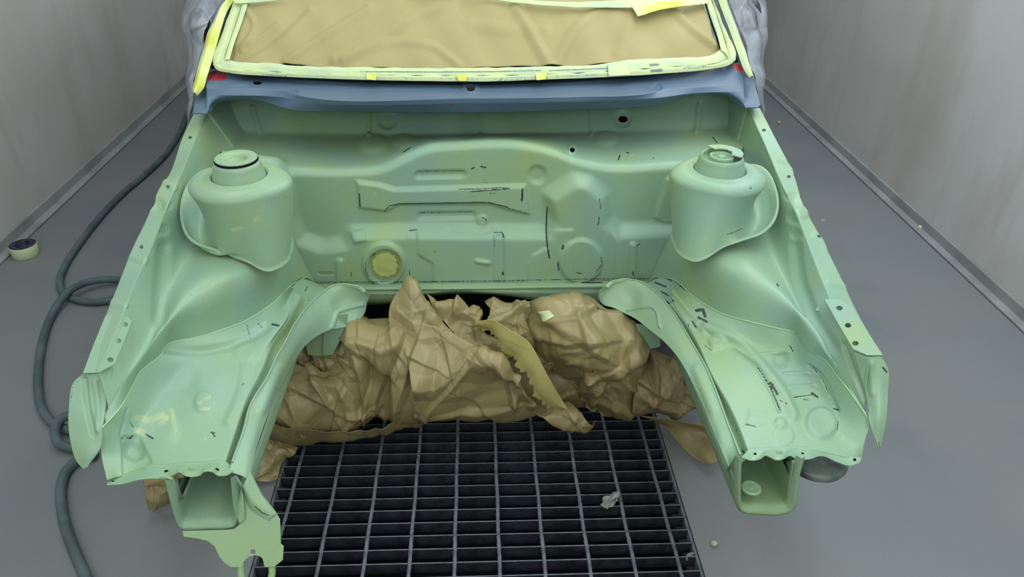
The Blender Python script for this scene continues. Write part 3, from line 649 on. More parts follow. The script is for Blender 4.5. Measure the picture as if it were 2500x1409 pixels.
sheet('fender_apron', TLp, M_primer, car, .002, strokes(TLp, dTL, lTL))['label'] = 'left apron with pale filler patches'
for c_, n_ in ((SR[1:], 'right'), (SL[1:], 'left')):
    tube('seam_highlight', resample(c_, 60)+np.array([0, -.001, .001]), .0016, M_seam_light, car, 8, dens=.006)  # added pale tube, stands for the highlight on the overlapping sheet edge
# front lips of the aprons with bolt holes
def frontlip(top, bot, holes, z0, z1, label):
    a = resample(Zc([(x, y, z) for x, y, z in top]), 200, True)
    b = resample(np.array([at(x, y, y=yy) for x, y, yy in bot]), 200, True)
    P = across([a+np.array([0, .004, .001]), a, b], 22, False)
    o = sheet('apron_lip', P, M_primer, car, .002, strokes(P, [], []), holes=[])
    o['label'] = label
    for hx, hy, r in holes:
        c = P.reshape(-1, 3)[np.argmin(np.linalg.norm(proj(P).reshape(-1, 2)-[hx, hy], axis=1))]
        lathe('bolt_hole', [(0, .0005), (r*.75, .0005), (r, .0), (r*1.02, -.001)], c+np.array([0, -.0025, 0]), M_primer if r > .0045 else M_dark, o, 20, axis=(0, -1, .3))  # small ones are black discs painting the shade of a hole
frontlip([(1826, 1099, .457), (1862, 1098, .455), (1966, 1095, .448), (2000, 1101, .445), (2040, 1112, .442), (2074, 1118, .44), (2103, 1121, .442)],
         [(1810, 1117, 1.045), (1838, 1124, 1.045), (1856, 1119, 1.045), (1868, 1111, 1.045), (1878, 1115, 1.045), (1897, 1123, 1.045), (1912, 1120, 1.045), (1925, 1112, 1.045), (1945, 1120, 1.045), (1975, 1120, 1.045), (2000, 1112, 1.045), (2045, 1128, 1.045), (2076, 1137, 1.045), (2100, 1130, 1.05)],
         [(1843, 1107, .003), (1902, 1107, .0075), (1958, 1106, .003), (2086, 1121, .003)], 0, 0, 'right front lip with scalloped edge')
frontlip([(262, 1170, .43), (304, 1162, .43), (336, 1152, .433), (359, 1141, .44), (403, 1138, .446), (440, 1134, .45), (498, 1132, .453), (548, 1131, .455), (566, 1146, .455)],
         [(261, 1183, 1.02), (300, 1180, 1.02), (340, 1170, 1.02), (382, 1167, 1.02), (408, 1168, 1.02), (423, 1160, 1.02), (440, 1152, 1.02), (452, 1160, 1.02), (487, 1160, 1.02), (498, 1151, 1.02), (519, 1151, 1.02), (532, 1160, 1.02), (556, 1158, 1.02), (567, 1150, 1.03)],
         [(408, 1150, .004), (471, 1147, .0085), (530, 1146, .004), (277, 1175, .003)], 0, 0, 'left front lip with scalloped edge')

# ---------------- rails: inner wall, groove, box end
RT = Zc([(1478, 700, .455), (1492, 688, .46), (1520, 682, .465), (1560, 687, .468), (1600, 712, .47), (1642, 760, .47), (1690, 838, .47), (1725, 900, .47), (1752, 965, .467), (1775, 1030, .465), (1808, 1112, .462)])
RB = Yc([(1459, 725, 1.70), (1470, 742, 1.70), (1500, 752, 1.68), (1545, 775, 1.64), (1585, 805, 1.57), (1625, 838, 1.49), (1660, 880, 1.41), (1690, 935, 1.33), (1716, 990, 1.25), (1742, 1055, 1.16), (1766, 1110, 1.09), (1794, 1178, 1.035)])
LT = Zc([(893, 712, .455), (880, 701, .46), (850, 695, .465), (815, 697, .467), (790, 712, .47), (752, 748, .47), (720, 790, .47), (700, 828, .47), (674, 874, .47), (652, 922, .47), (612, 988, .467), (596, 1048, .465), (567, 1130, .462), (560, 1152, .46)])
LB = Yc([(897, 738, 1.70), (892, 762, 1.70), (862, 792, 1.66), (800, 808, 1.62), (750, 840, 1.55), (712, 896, 1.46), (685, 946, 1.37), (655, 1012, 1.26), (630, 1082, 1.16), (614, 1140, 1.08), (608, 1172, 1.03)])
for nm_ in ('RB', 'LB'):
    B_ = RB if nm_ == 'RB' else LB
    q_ = proj(B_); t_ = np.linspace(0, 1, len(B_))
    for i_ in range(len(B_)): B_[i_] = at(q_[i_, 0], q_[i_, 1], y=B_[i_, 1]-.04*math.sin(math.pi*min(1, t_[i_]*.96+.04))**.7)
for T_, B_, s, lab, dk in ((RT, RB, 1, 'right chassis rail inner wall curving in towards the firewall', []), (LT, LB, -1, 'left chassis rail inner wall curving in towards the firewall', [([(657, 905), (668, 880)], 1.2, .5)])):
    t = resample(T_, 260); b = resample(B_, 260)
    mid = (t+b)/2+np.array([-s*.006, 0, 0])
    P = np.concatenate([across([t+np.array([s*.006, 0, -.006]), t+np.array([0, 0, 0])], 5, False)[:-1], across([t, mid, b], 60, True)], 0)
    P = emboss(P, [('line', [(1530, 756), (1600, 757), (1612, 800)], .005, 4) if s > 0 else ('line', [(885, 745), (825, 765), (810, 800)], .005, 8),
                   ('circ', (1520, 730, 34) if s > 0 else (850, 745, 30), -.012, 40), ('line', [(1700, 900), (1740, 1000)] if s > 0 else [(680, 900), (640, 1000)], .003, 18)])
    sheet('chassis_rail', P, M_rail if False else M_primer, car, .002, strokes(P, dk))['label'] = lab
for c_ in (RT[1:], LT[1:-1]):
    tube('rail_hem', resample(c_, 60)+np.array([0, 0, .0005]), .0022, M_primer, car, 8, dens=.006)
for q, lb in (([[(1576, 690, 1.80), (1606, 678, 1.765), (1648, 690, 1.66)], [(1558, 690, 1.70), (1592, 706, 1.68), (1646, 744, 1.585)]], 'r'), ([[(774, 690, 1.80), (745, 680, 1.765), (706, 704, 1.66)], [(800, 704, 1.70), (778, 722, 1.67), (728, 736, 1.60)]], 'l')):
    P = loft([Yc(q[0])+np.array([0, 0, -.002]), Yc(q[1])+np.array([0, 0, -.006])], 24, 50)
    sheet('apron_corner', P, M_primer, car, .0015, strokes(P, [([(1600, 690), (1625, 700)], 3, .8), ([(1615, 712), (1632, 722)], 2.5, .8), ([(750, 700), (745, 712)], 2, .7)]))
# grooves between rail and apron
for T_, A_, s in ((RT[2:], TR[3], 1), (LT[3:-1], TL[3], -1)):
    t = resample(T_, 200)+np.array([s*.003, 0, -.004]); a = resample(A_, 200)+np.array([0, 0, -.001])
    m_ = (t+a)/2+np.array([0, 0, -.022])
    P = across([t, t*.6+m_*.4+np.array([0, 0, -.012]), m_, a*.6+m_*.4+np.array([0, 0, -.012]), a], 18, True)
    sheet('rail_groove', P, M_rail, car, .001, strokes(P, [([(1560, 690), (1620, 735), (1660, 790)], 3, .5), ([(1790, 1030), (1800, 1060)], 5, .5), ([(1810, 1098), (1818, 1108)], 3, .8)] if s > 0 else []))
def railbox(outer, inner, Y, L, label, nm='rail_end'):
    o1 = resample(np.array([at(x, y, y=Y) for x, y in outer]), 120, True); i1 = resample(np.array([at(x, y, y=Y) for x, y in inner]), 120, True)
    o1 = blur(o1[None], 3, 1)[0]; 
    back = np.array([0, L, -.025]); mid = (o1+i1)/2+np.array([0, -.008, 0])
    P = np.concatenate([across([o1+back, o1], 24, False)[:-1], across([o1, mid, i1], 10, True)[:-1], across([i1, i1+back*.95], 40, False)], 0)
    bk = P[..., 1] > Y+.007; P[..., 2] = np.where(bk, np.minimum(P[..., 2], .412), P[..., 2])
    ob = sheet(nm, P, M_rail, car, .0); ob['label'] = label
    return o1, i1, ob
railbox([(1795, 1112), (1794, 1150), (1793, 1200), (1795, 1228), (1803, 1246), (1820, 1254), (1850, 1257), (1915, 1256), (1935, 1248), (1946, 1230), (1950, 1200), (1953, 1160), (1962, 1128), (1966, 1112)],
        [(1811, 1112), (1810, 1150), (1809, 1200), (1810, 1222), (1812, 1230), (1820, 1234), (1850, 1236), (1905, 1236), (1916, 1233), (1922, 1222), (1928, 1190), (1934, 1160), (1941, 1128), (1944, 1112)], 1.035, .52, 'open square end of the right chassis rail')
railbox([(400, 1166), (406, 1190), (415, 1225), (424, 1255), (432, 1278), (443, 1290), (462, 1294), (510, 1294), (560, 1292), (578, 1286), (586, 1272), (580, 1230), (575, 1190), (572, 1160)],
        [(423, 1163), (428, 1190), (434, 1225), (440, 1252), (444, 1266), (449, 1273), (463, 1276), (510, 1274), (556, 1272), (566, 1270), (571, 1262), (568, 1230), (565, 1190), (562, 1158)], 1.0, .52, 'open square end of the left chassis rail')
# inner reinforcement plates inside the rail ends
for q, nm in (([(1886, 1126, 1.2), (1937, 1124, 1.03), (1920, 1218, 1.04), (1882, 1182, 1.2)], 'rail_stiffener'), ([(432, 1168, 1.05), (470, 1165, 1.25), (498, 1215, 1.25), (456, 1272, 1.01)], 'rail_stiffener')):
    p = [at(a, b, y=c) for a, b, c in q]
    P = loft([np.array([p[0], p[1]]), np.array([p[3], p[2]])], 12, 12, False)
    sheet(nm, emboss(P, [('line', [(455, 1175), (485, 1225)], .004, 8)]), M_rail, car, .002)
for q in ([(400, 1163), (420, 1165), (424, 1172), (404, 1178)], ):
    tube('rail_bead', [at(392, 1166, y=1.005), at(406, 1166, y=.998), at(418, 1168, y=.995), at(416, 1178, y=.998)], .0022, M_primer, car, 10)
for c, r in ((at(540, 1222, z=.345), .017), (at(1834, 1190, z=.372), .017)):
    lathe('drain_ring', smoothprof([(r*.05, .0006), (r*.75, .0008), (r*.95, .0022), (r*1.1, .0012), (r*1.2, -.001)], 12), c, M_rail, car, 30)
# gearbox hangers under the rails
def ngon(pts, Y): return [at(x, y, y=Y) for x, y in pts]
plate('rail_hanger', ngon([(806, 770), (850, 765), (846, 800), (812, 866), (788, 868), (790, 815)], 1.62), [], M_rail, car, .003, .001)
plate('rail_hanger', ngon([(745, 835), (790, 812), (788, 868), (752, 866)], 1.635), [], M_rail, car, .003)
plate('rail_hanger', ngon([(1553, 790), (1610, 800), (1612, 845), (1598, 850), (1570, 852), (1560, 830)], 1.60), [], M_rail, car, .003, .001)

# left tow hook bracket
bo = [(566, 1164), (578, 1160), (594, 1185), (612, 1151), (625, 1178), (640, 1208), (672, 1248), (684, 1268), (686, 1328), (693, 1334), (691, 1367), (670, 1384), (646, 1384), (641, 1364), (634, 1358), (624, 1356), (612, 1358), (602, 1364), (595, 1374), (591, 1385), (562, 1384), (548, 1374), (536, 1360), (524, 1334), (507, 1321), (484, 1315), (448, 1310), (446, 1297), (470, 1296), (570, 1293), (586, 1280), (582, 1240), (574, 1200)]
YB_ = .978
def ybr(x, y): return YB_-.055*max(0, min(1, (y-1290)/90))-.012*max(0, min(1, (x-600)/80))
TP0 = at(575, 1292, y=.985); TPN = np.array((.12, -1, .62))
plate('tow_bracket', [atp(x, y, TP0, TPN) for x, y in bo], [[atp(618+5.8*math.cos(t), 1347+5.8*math.sin(t), TP0, TPN) for t in np.linspace(0, 6.283, 18, endpoint=False)]], M_primer, car, .004, .0012)
def tpc(l): return np.array([atp(x, y, TP0, TPN)+np.array([0, -d, d*.3]) for x, y, d in l])
P = loft([tpc([(612, 1151, .004), (640, 1206, .004), (676, 1254, .004)]), tpc([(600, 1176, .014), (624, 1222, .011), (664, 1262, .004)]), tpc([(592, 1194, .002), (611, 1244, .0015), (655, 1276, .001)])], 24, 30)
sheet('bracket_gusset', P, M_primer, car, .002, strokes(P, [([(622, 1236), (640, 1252), (655, 1258)], 1.6, .8)]))
P = loft([tpc([(566, 1162, .0), (574, 1230, .006), (586, 1278, .004)]), tpc([(594, 1186, .012), (600, 1230, .012), (600, 1264, .008)])], 12, 20)
sheet('bracket_side', P, M_primer, car, .002)
hk = [(586, 1376), (585, 1400), (592, 1430), (612, 1452), (636, 1452), (655, 1428), (662, 1402), (660, 1376)]
tube('tow_hook', [atp(x, y, TP0, TPN)+np.array([0, .006, -.004]) for x, y in hk], .0066, M_primer, car, 16)
# hub under the right apron
lathe('wheel_hub', smoothprof([(.0, -.012), (.03, -.012), (.05, -.010), (.062, -.004), (.066, .004), (.064, .012), (.05, .018), (.0, .02)], 30), at(1988, 1122, y=1.13), M_grey, car, 48)

# ---------------- strut towers
def tower(cx, cy, s, seam, ztop, label, broken):
    c = at(cx, cy, z=ztop)
    sp = np.array([at(x, y, y=yy) for x, y, yy in seam])
    th = np.arctan2(sp[:, 1]-c[1], s*(sp[:, 0]-c[0])); rr = np.hypot(sp[:, 0]-c[0], sp[:, 1]-c[1]); zz = sp[:, 2]
    o = np.argsort(th); th, rr, zz = th[o], rr[o], zz[o]
    n = 200; A = np.linspace(-math.pi, math.pi, n, endpoint=False)
    rb = np.interp(A, th, rr, period=2*math.pi); zb = np.interp(A, th, zz, period=2*math.pi)
    k = np.ones(9)/9; rb = np.convolve(np.r_[rb[-4:], rb, rb[:4]], k, 'valid'); zb = np.convolve(np.r_[zb[-4:], zb, zb[:4]], k, 'valid')
    outer = sst((np.cos(A)+.2)/1.0)                       # outboard side
    rs_ = .1*(1+.10*np.clip(-np.cos(A), 0, 1)*np.abs(np.cos(A)))  
    # squarer shoulder towards engine side
    rs_ = rs_*(1+.05*np.cos(2*A)**2+.09*outer)
    rings = []
    for r_, dz in ((.0605, -.012), (.0605, -.002), (.063, .003), (.067, .003), (.072, .0), (.078, 0)): rings.append((np.full(n, r_), np.full(n, ztop+dz)))
    for t in np.linspace(0, 1, 12)[1:]:
        rings.append((.078+(rs_-.078)*math.sin(t*math.pi/2)**.9 if False else .078+(rs_-.078)*math.sin(t*math.pi/2), ztop-.022*(1-math.cos(t*math.pi/2))*np.ones(n)))
    z0 = ztop-.022
    for t in np.linspace(0, 1, 60)[1:]:
        p = 1.25+4.2*outer
        tt = t**p
        neck = -.020*outer*np.sin(math.pi*min(1, t*1.1))
        rings.append((rs_+(rb-rs_)*tt+neck, z0+(zb-z0)*(t**(1-.15*outer))-.05*outer*math.sin(math.pi*t**1.9)))
    rings.append((rb+.004, zb-.006))
    P = np.array([np.stack([c[0]+s*r*np.cos(A), c[1]+r*np.sin(A), z], -1) for r, z in rings])
    ob = sheet('strut_tower', P, M_primer, car, .0, closed=True, marks=strokes(P, [([(668, 482), (672, 486)], 2, .6), ([(1832, 458), (1833, 461)], 2.5, .8), ([(1775, 573), (1795, 566), (1812, 558)], 1.5, .8), ([(1652, 440), (1662, 450)], .9, .5)],
        [([(640, 515), (645, 505)], 6, .7), ([(570, 560), (590, 556)], 7, .65), ([(620, 540), (632, 532), (650, 545)], 7, .65), ([(655, 520), (662, 500)], 5, .35), ([(545, 495)], 5, .3), ([(1800, 556), (1812, 552)], 4, .5)]))
    ob['label'] = label
    # mount: cone and cap
    cc = c+np.array([0, 0, 0.0])
    lathe('strut_bearing', smoothprof([(.0605, -.03), (.0600, -.012), (.0590, -.002), (.0575, .004), (.054, .018), (.0485, .034), (.046, .036)], 24), cc, M_primer, ob, 64)
    lathe('bearing_well', [(.0608, -.012), (.0660, -.012)], cc, M_dark, ob, 48)
    if not broken:
        prof = [(.0, .030), (.004, .034), (.006, .0345), (.008, .032), (.013, .030), (.018, .034), (.024, .042), (.03, .0445), (.040, .0448), (.0455, .0442), (.0465, .0425), (.0455, .0405), (.043, .040), (.042, .035)]
        o2 = lathe('bearing_cap', smoothprof(prof, 50), cc, M_primer, ob, 64)
        lathe('bearing_shade_ring', [(.0455, .0365), (.0475, .0366), (.0478, .0385), (.043, .0390)], cc, M_dark, ob, 48)  # black ring paints the shade under the cap rim
    else:
        lathe('bearing_cup', smoothprof([(.0, .026), (.005, .034), (.007, .034), (.009, .026), (.016, .026), (.024, .036), (.026, .037), (.028, .036), (.029, .026), (.036, .022), (.042, .024), (.0455, .036), (.047, .0365)], 50), cc, M_primer, ob, 64)
        # broken cap: partial ring plate
        a0, a1 = -.75, 2.15
        ts = np.linspace(a0, a1, 40)
        oo = [cc+np.array([.047*math.cos(t), .047*math.sin(t), .043]) for t in ts]
        ii = [cc+np.array([.022*math.cos(t)*(1+.1*math.sin(9*t)), .022*math.sin(t), .043]) for t in ts[::-1]]
        plate('broken_cap', oo+ii, [], M_primer, ob, .003, .0008)
seamR = [(1649, 590, 1.60), (1663, 617, 1.55), (1691, 632, 1.52), (1711, 635, 1.51), (1734, 617, 1.515), (1768, 594, 1.53), (1819, 577, 1.54), (1853, 568, 1.55), (1884, 543, 1.57), (1898, 506, 1.61), (1896, 466, 1.66), (1884, 429, 1.70), (1856, 401, 1.75), (1790, 400, 1.80), (1720, 430, 1.80), (1668, 500, 1.74), (1650, 550, 1.67)]
seamL = [(706, 612, 1.60), (695, 636, 1.55), (672, 651, 1.52), (646, 659, 1.505), (620, 641, 1.515), (599, 631, 1.52), (559, 614, 1.535), (514, 600, 1.54), (474, 588, 1.55), (452, 562, 1.575), (443, 525, 1.61), (445, 480, 1.66), (462, 440, 1.71), (494, 412, 1.75), (560, 405, 1.80), (630, 430, 1.80), (682, 500, 1.74), (702, 560, 1.67)]
tower(1757, 414, 1, seamR, .80, 'right strut tower with broken bearing cap', True)
tower(584, 429, -1, seamL, .80, 'left strut tower with round dished cap', False)

# ================================================================== WINDSCREEN MASKING
# kraft masking paper
bot = Wc([(545, 132), (560, 147), (700, 158), (900, 166), (1150, 166), (1350, 161), (1600, 148), (1745, 134), (1760, 118)], .004)
m1 = Wc([(572, 90), (700, 90), (900, 90), (1150, 90), (1350, 90), (1600, 90), (1742, 90)], .010)
m2 = Wc([(590, 10), (700, 10), (900, 10), (1150, 10), (1350, 10), (1600, 10), (1718, 10)], .008)
m3 = Wc([(640, -200), (900, -200), (1150, -200), (1400, -200), (1660, -200)], .004)
P = loft([bot, m1, m2, m3], 170, 420)
wf = [('line', [(560, 180), (680, 110), (760, 30)], .007, 16), ('line', [(700, 150), (790, 90), (900, 20)], .006, 14), ('line', [(820, 150), (900, 110), (1000, 50), (1100, 10)], .010, 20), ('line', [(840, 150), (960, 105), (1050, 110), (1120, 160)], .006, 14),
      ('line', [(1340, 160), (1300, 90), (1260, 20)], .010, 18), ('line', [(1360, 160), (1400, 80), (1480, 10)], .007, 18), ('line', [(1510, 130), (1540, 60), (1570, 10)], .006, 22), ('line', [(1640, 20), (1690, 70), (1745, 110)], .010, 14), ('line', [(575, 110), (620, 100), (680, 60)], .006, 12),
      ('line', [(600, 20), (620, 60), (590, 120)], .006, 10), ('line', [(1150, 60), (1260, 75), (1330, 70)], .005, 22)]
q = proj(P); hh = .0045*np.sin(q[..., 0]/47+q[..., 1]/25)+.003*np.sin(q[..., 0]/19-q[..., 1]/31+2)*np.sin(q[..., 0]/140)
P = P+normals(P)*hh[..., None]
P = crumple(P, 5, .002, 190, 6, [(f[0], f[1], f[2]*.95, f[3]*1.2) for f in wf], soft=True)
tag(sheet('masking_paper', P, M_wspaper, None, .0008), 'tan masking paper covering the whole windscreen, edged with tape', 'masking paper')
def strip(name, A, B, off, m, label, seed, marks=None, nu=14, nv=240, amp=.0022, grp='masking tape around the windscreen', cat='tape', bulge=.004, scale=24):
    a = resample(Wc(A, off), nv); b = resample(Wc(B, off), nv)
    mid = (a+b)/2+WSN*bulge
    P = across([a, mid, b], nu, True); P = crumple(P, seed, amp*.4, scale, 5)
    return tag(sheet(name, P, m, None, .0006, marks=strokes(P, *(marks or ([], [])))), label, cat, grp)
botT_in = [(548, 140), (560, 146), (640, 152), (720, 160), (880, 164), (1040, 166), (1200, 165), (1330, 162), (1480, 155), (1520, 148), (1640, 141), (1745, 130), (1762, 118)]
botT_mid = [(532, 158), (545, 166), (640, 173), (720, 178), (880, 183), (1040, 184), (1200, 184), (1330, 181), (1480, 174), (1630, 163), (1760, 150), (1780, 142)]
botT_out = [(519, 157), (528, 170), (560, 178), (640, 185), (720, 189), (880, 195), (1040, 198), (1200, 199), (1310, 195), (1470, 189), (1630, 179), (1740, 168), (1782, 158), (1796, 146)]
greyb = [([(880, 175), (1040, 176), (1200, 175), (1320, 172)], 2.0, .75), ([(1340, 173), (1480, 167)], 2.0, .75), ([(1588, 159), (1606, 158)], 4.5, .7)]
strip('masking_tape', botT_in, botT_mid, .012, M_tape, 'pale tape strip along the lower edge of the windscreen paper', 11, (greyb, [([(1330, 165), (1372, 172)], 12, .4)]))
greyo = [([(640, 182), (700, 186)], 2.5, .6), ([(900, 190), (1040, 192), (1200, 193), (1300, 190)], 4, .45), ([(1340, 187), (1460, 183)], 3.5, .5), ([(1590, 173), (1615, 171)], 5, .8), ([(1670, 166), (1730, 160)], 5, .55), ([(560, 172), (640, 178)], 3, .4), ([(1200, 197), (1300, 194)], 3, .5)]
strip('masking_tape', botT_mid, botT_out, .010, M_tape, 'crinkled tape over the rubber seal just above the blue-grey cowl', 12, (greyo, []), bulge=.007)
strip('masking_tape', [(600, -60), (594, 0), (579, 50), (560, 105), (548, 145)], [(616, -60), (607, 0), (592, 50), (572, 105), (560, 146)], .019, M_tape, 'narrow straight tape down the left edge of the windscreen paper', 13, None, amp=.001, bulge=.001)
strip('masking_tape', [(588, -60), (570, 0), (556, 42), (532, 106), (519, 150), (526, 168)], [(606, -60), (594, 0), (579, 50), (560, 105), (548, 145), (545, 166)], .009, M_tape, 'wide wrinkled tape over the left windscreen seal', 14, (([([(586, 0), (572, 50), (552, 105)], 3, .4)]), []), amp=.003, bulge=.006)
strip('masking_tape', [(1700, -60), (1722, 0), (1738, 50), (1752, 90), (1760, 122)], [(1716, -60), (1736, 0), (1752, 50), (1770, 100), (1782, 145)], .019, M_tape, 'bright tape down the right edge of the windscreen paper', 15)
strip('masking_tape', [(1716, -60), (1736, 0), (1752, 50), (1770, 100), (1780, 148)], [(1728, -60), (1743, 0), (1762, 48), (1778, 88), (1797, 128), (1796, 148)], .009, M_tape, 'wide tape over the right windscreen seal', 16, ([], [([(1745, 20), (1765, 80), (1775, 110)], 8, .6)]), bulge=.006)
strip('masking_tape', [(1000, -30), (1180, -8), (1290, 0), (1400, 4), (1560, -2), (1700, -10), (1730, -14)], [(1000, -22), (1180, -4), (1290, 10), (1400, 17), (1560, 20), (1600, 22), (1680, 14), (1728, 8)], .027, M_tape, 'tape band crossing the top right of the windscreen paper', 17, None, bulge=.001)
strip('masking_tape', [(560, -8), (640, 0), (700, -6)], [(575, 8), (640, 5), (700, -2)], .024, M_tape, 'tape end at the top left corner of the windscreen paper', 18, None, nv=60, bulge=.001)
strip('masking_tape', [(1541, 14), (1600, 6), (1680, -2)], [(1557, 40), (1632, 20), (1690, 13)], .031, M_tapeY, 'short torn tape piece slanting across the top right tape band', 19, None, nv=60, bulge=.001)
for i, (a, b, c, d, lb) in enumerate((((893, 178), (920, 180), (895, 194), (918, 196), 'small yellow tape tab on the seal left of the cowl centre'), ((1112, 182), (1142, 182), (1120, 198), (1138, 198), 'small yellow tape tab on the seal above the cowl centre hole'),
        ((1306, 178), (1336, 177), (1310, 196), (1332, 194), 'small yellow tape tab on the seal right of the cowl centre'), ((1483, 155), (1530, 151), (1486, 186), (1540, 183), 'wide tape tab on the right half of the seal'))):
    strip('tape_tab', [a, b], [c, d], .021, M_tapeY if i < 3 else M_tape, lb, 21+i, None, nv=20, nu=10, amp=.001, bulge=.001)
# pillar tapes
def wl(l, k): return [(p[k], p[2]) for p in l]
tl_l = [(473, 482, 234), (472, 497, 216), (477, 505, 190), (484, 514, 162), (498, 528, 112), (512, 541, 68), (531, 556, 26), (550, 572, 0), (580, 600, -60)]
tl_r = [(1841, 1829, 190), (1835, 1817, 172), (1821, 1800, 127), (1802, 1781, 75), (1775, 1753, 0), (1755, 1735, -60)]
strip('pillar_tape', wl(tl_l, 0), wl(tl_l, 1), .012, M_tapeY, 'wrinkled yellow tape wrapped down the left windscreen pillar', 31, None, nu=22, amp=.005, grp='pillar tapes', bulge=.012, scale=34)
strip('pillar_tape', wl(tl_r, 0), wl(tl_r, 1), .012, M_tape, 'smooth pale yellow tape down the right windscreen pillar', 32, None, nu=16, amp=.001, grp='pillar tapes', bulge=.008)

# clear film over the doors
def film(rows, label, seed):
    P = loft([Yc(r) if not isinstance(r, np.ndarray) else r for r in rows], 70, 130)
    P = crumple(P, seed, .006, 45, 14)
    return tag(sheet('plastic_sheet', P, M_plastic, None, .0), label, 'plastic sheet', 'plastic sheets over the doors')
film([[(590, -70, 2.33), (536, 10, 2.28), (508, 60, 2.24), (488, 130, 2.2), (475, 200, 2.17), (466, 262, 2.14), (459, 300, 2.13)],
      [(540, -70, 2.30), (500, 0, 2.27), (478, 60, 2.24), (472, 130, 2.22), (466, 200, 2.2), (462, 262, 2.18), (458, 330, 2.17)],
      [(505, -70, 2.36), (480, 0, 2.36), (461, 38, 2.35), (458, 120, 2.33), (458, 200, 2.3), (458, 262, 2.27), (457, 340, 2.25)],
      np.array([[-1.04, 3.4, 1.3], [-1.0, 3.4, 1.1], [-.97, 3.4, .9], [-.93, 3.4, .7], [-.93, 3.4, .5]])], 'clear film draped over the left door and mirror', 41)
film([[(1755, -70, 2.33), (1783, 10, 2.28), (1806, 70, 2.24), (1826, 130, 2.2), (1842, 190, 2.17), (1850, 230, 2.15), (1862, 290, 2.13)],
      [(1790, -70, 2.30), (1810, 0, 2.27), (1828, 60, 2.24), (1842, 120, 2.22), (1853, 180, 2.2), (1858, 240, 2.18), (1864, 300, 2.17)],
      [(1810, -70, 2.40), (1832, 0, 2.38), (1850, 28, 2.36), (1857, 75, 2.35), (1862, 150, 2.3), (1864, 220, 2.27), (1867, 310, 2.25)],
      np.array([[1.1, 3.4, 1.3], [1.06, 3.4, 1.1], [1.02, 3.4, .9], [.97, 3.4, .7], [.97, 3.4, .5]])], 'clear crinkled film draped over the right door and mirror', 42)

# ================================================================== KRAFT PAPER UNDER THE ENGINE BAY
def kraft(P, label, seed, amp=.014, scale=90, creases=30, feats=(), m=None, name='kraft_paper_sheet', grp='crumpled kraft paper in the engine bay'):
    P = crumple(P, seed, amp, scale, creases, feats)
    return tag(sheet(name, P, m or M_kraft, None, .0008), label, 'paper', grp)
def pts(l):
    out = []
    for p in l: out.append(at(p[0], p[1], y=p[2]) if len(p) == 3 else at(p[0], p[1], z=p[2]+0*p[3]))
    return np.array(out)
def rowsY(rows, nu, nv, back=.07):
    C_ = [np.array([at(x, y, y=Y) for x, y in r]) for r, Y in rows]
    # top edge turns away to the back so the sheet has body
    C_ = [C_[0]+np.array([0, back, -.02])]+C_+[C_[-1]+np.array([0, back, .0])]
    return loft(C_, nu, nv)
# left bundle
P = rowsY([([(655, 985), (700, 905), (790, 880), (845, 872), (858, 800), (900, 786), (950, 792), (1010, 810)], 1.66),
           ([(650, 1010), (720, 950), (800, 925), (860, 900), (900, 860), (940, 850), (1010, 860)], 1.575),
           ([(645, 1025), (730, 1000), (810, 985), (870, 970), (930, 950), (1015, 940)], 1.545),
           ([(642, 1040), (690, 1050), (760, 1066), (850, 1052), (930, 1030), (1020, 1008)], 1.60)], 190, 260)
LBf = [('line', [(870, 800), (885, 880), (890, 960), (888, 1000)], .016, 11), ('line', [(905, 870), (900, 940), (880, 1000)], -.012, 8), ('line', [(940, 860), (930, 930), (915, 1000)], .014, 13), ('line', [(985, 840), (960, 900), (925, 990)], -.012, 9), ('line', [(1005, 870), (985, 940), (950, 1020)], .015, 14),
       ('line', [(715, 935), (720, 1000), (722, 1030)], .010, 9), ('line', [(650, 985), (690, 1010), (745, 1045)], .010, 14), ('line', [(860, 905), (800, 900), (740, 930)], -.012, 9), ('line', [(740, 930), (820, 945), (860, 1000), (870, 1010)], .012, 14), ('line', [(700, 905), (790, 900), (850, 885)], .012, 9),
       ('line', [(885, 842), (930, 852), (970, 848)], .012, 8), ('line', [(850, 1010), (920, 1015), (940, 1030)], .012, 8)]
kraft(P, 'crumpled brown paper bundle by the left chassis rail, deeply creased', 3, .018, 82, 30, LBf)
# small twisted piece above the left bundle
def blob(outline, centre, Yo, bulge, nu=90, nv=150, back=.05, px=None):
    o = np.array([at(x, y, y=Yo) for x, y in outline]+[at(*outline[0], y=Yo)])
    o = resample(o, nv+1)[:-1]; c = at(*centre, y=Yo)
    R_ = []
    for t in np.linspace(.02, 1, nu):
        p = c+(o-c)*t
        d = p-CAMP; k = 1-(bulge*(1-t**2.2))/np.linalg.norm(d, axis=1)[:, None]
        R_.append(CAMP+d*k if False else p+np.array([0, -1, .25])*bulge*(1-t**2.2))
    # keep the silhouette where it was measured: shift bulged rings along the view rays is not needed for the rim
    for q_ in (.5, 1.0): R_.append(c+(o-c)*(1-.04*q_)+np.array([0, back*q_, 0]))
    return np.array(R_)
def kraftblob(outline, centre, Yo, bulge, label, seed, amp, scale, creases, feats=(), m=None):
    P = blob(outline, centre, Yo, bulge)
    P = crumple(np.concatenate([P, P[:, :1]], 1), seed, amp, scale, creases, feats)[:, :-1]
    o = tag(sheet('kraft_paper_sheet', P, m or M_kraft, None, .0008, closed=True), label, 'paper', 'crumpled kraft paper in the engine bay')
    return o
kraftblob([(715, 895), (745, 875), (800, 850), (832, 830), (835, 800), (860, 785), (885, 782), (905, 795), (890, 830), (870, 870), (850, 905), (790, 905)], (835, 868), 1.67, .05, 'pale paper twist hanging beneath the left rail hanger', 8, .012, 40, 30)
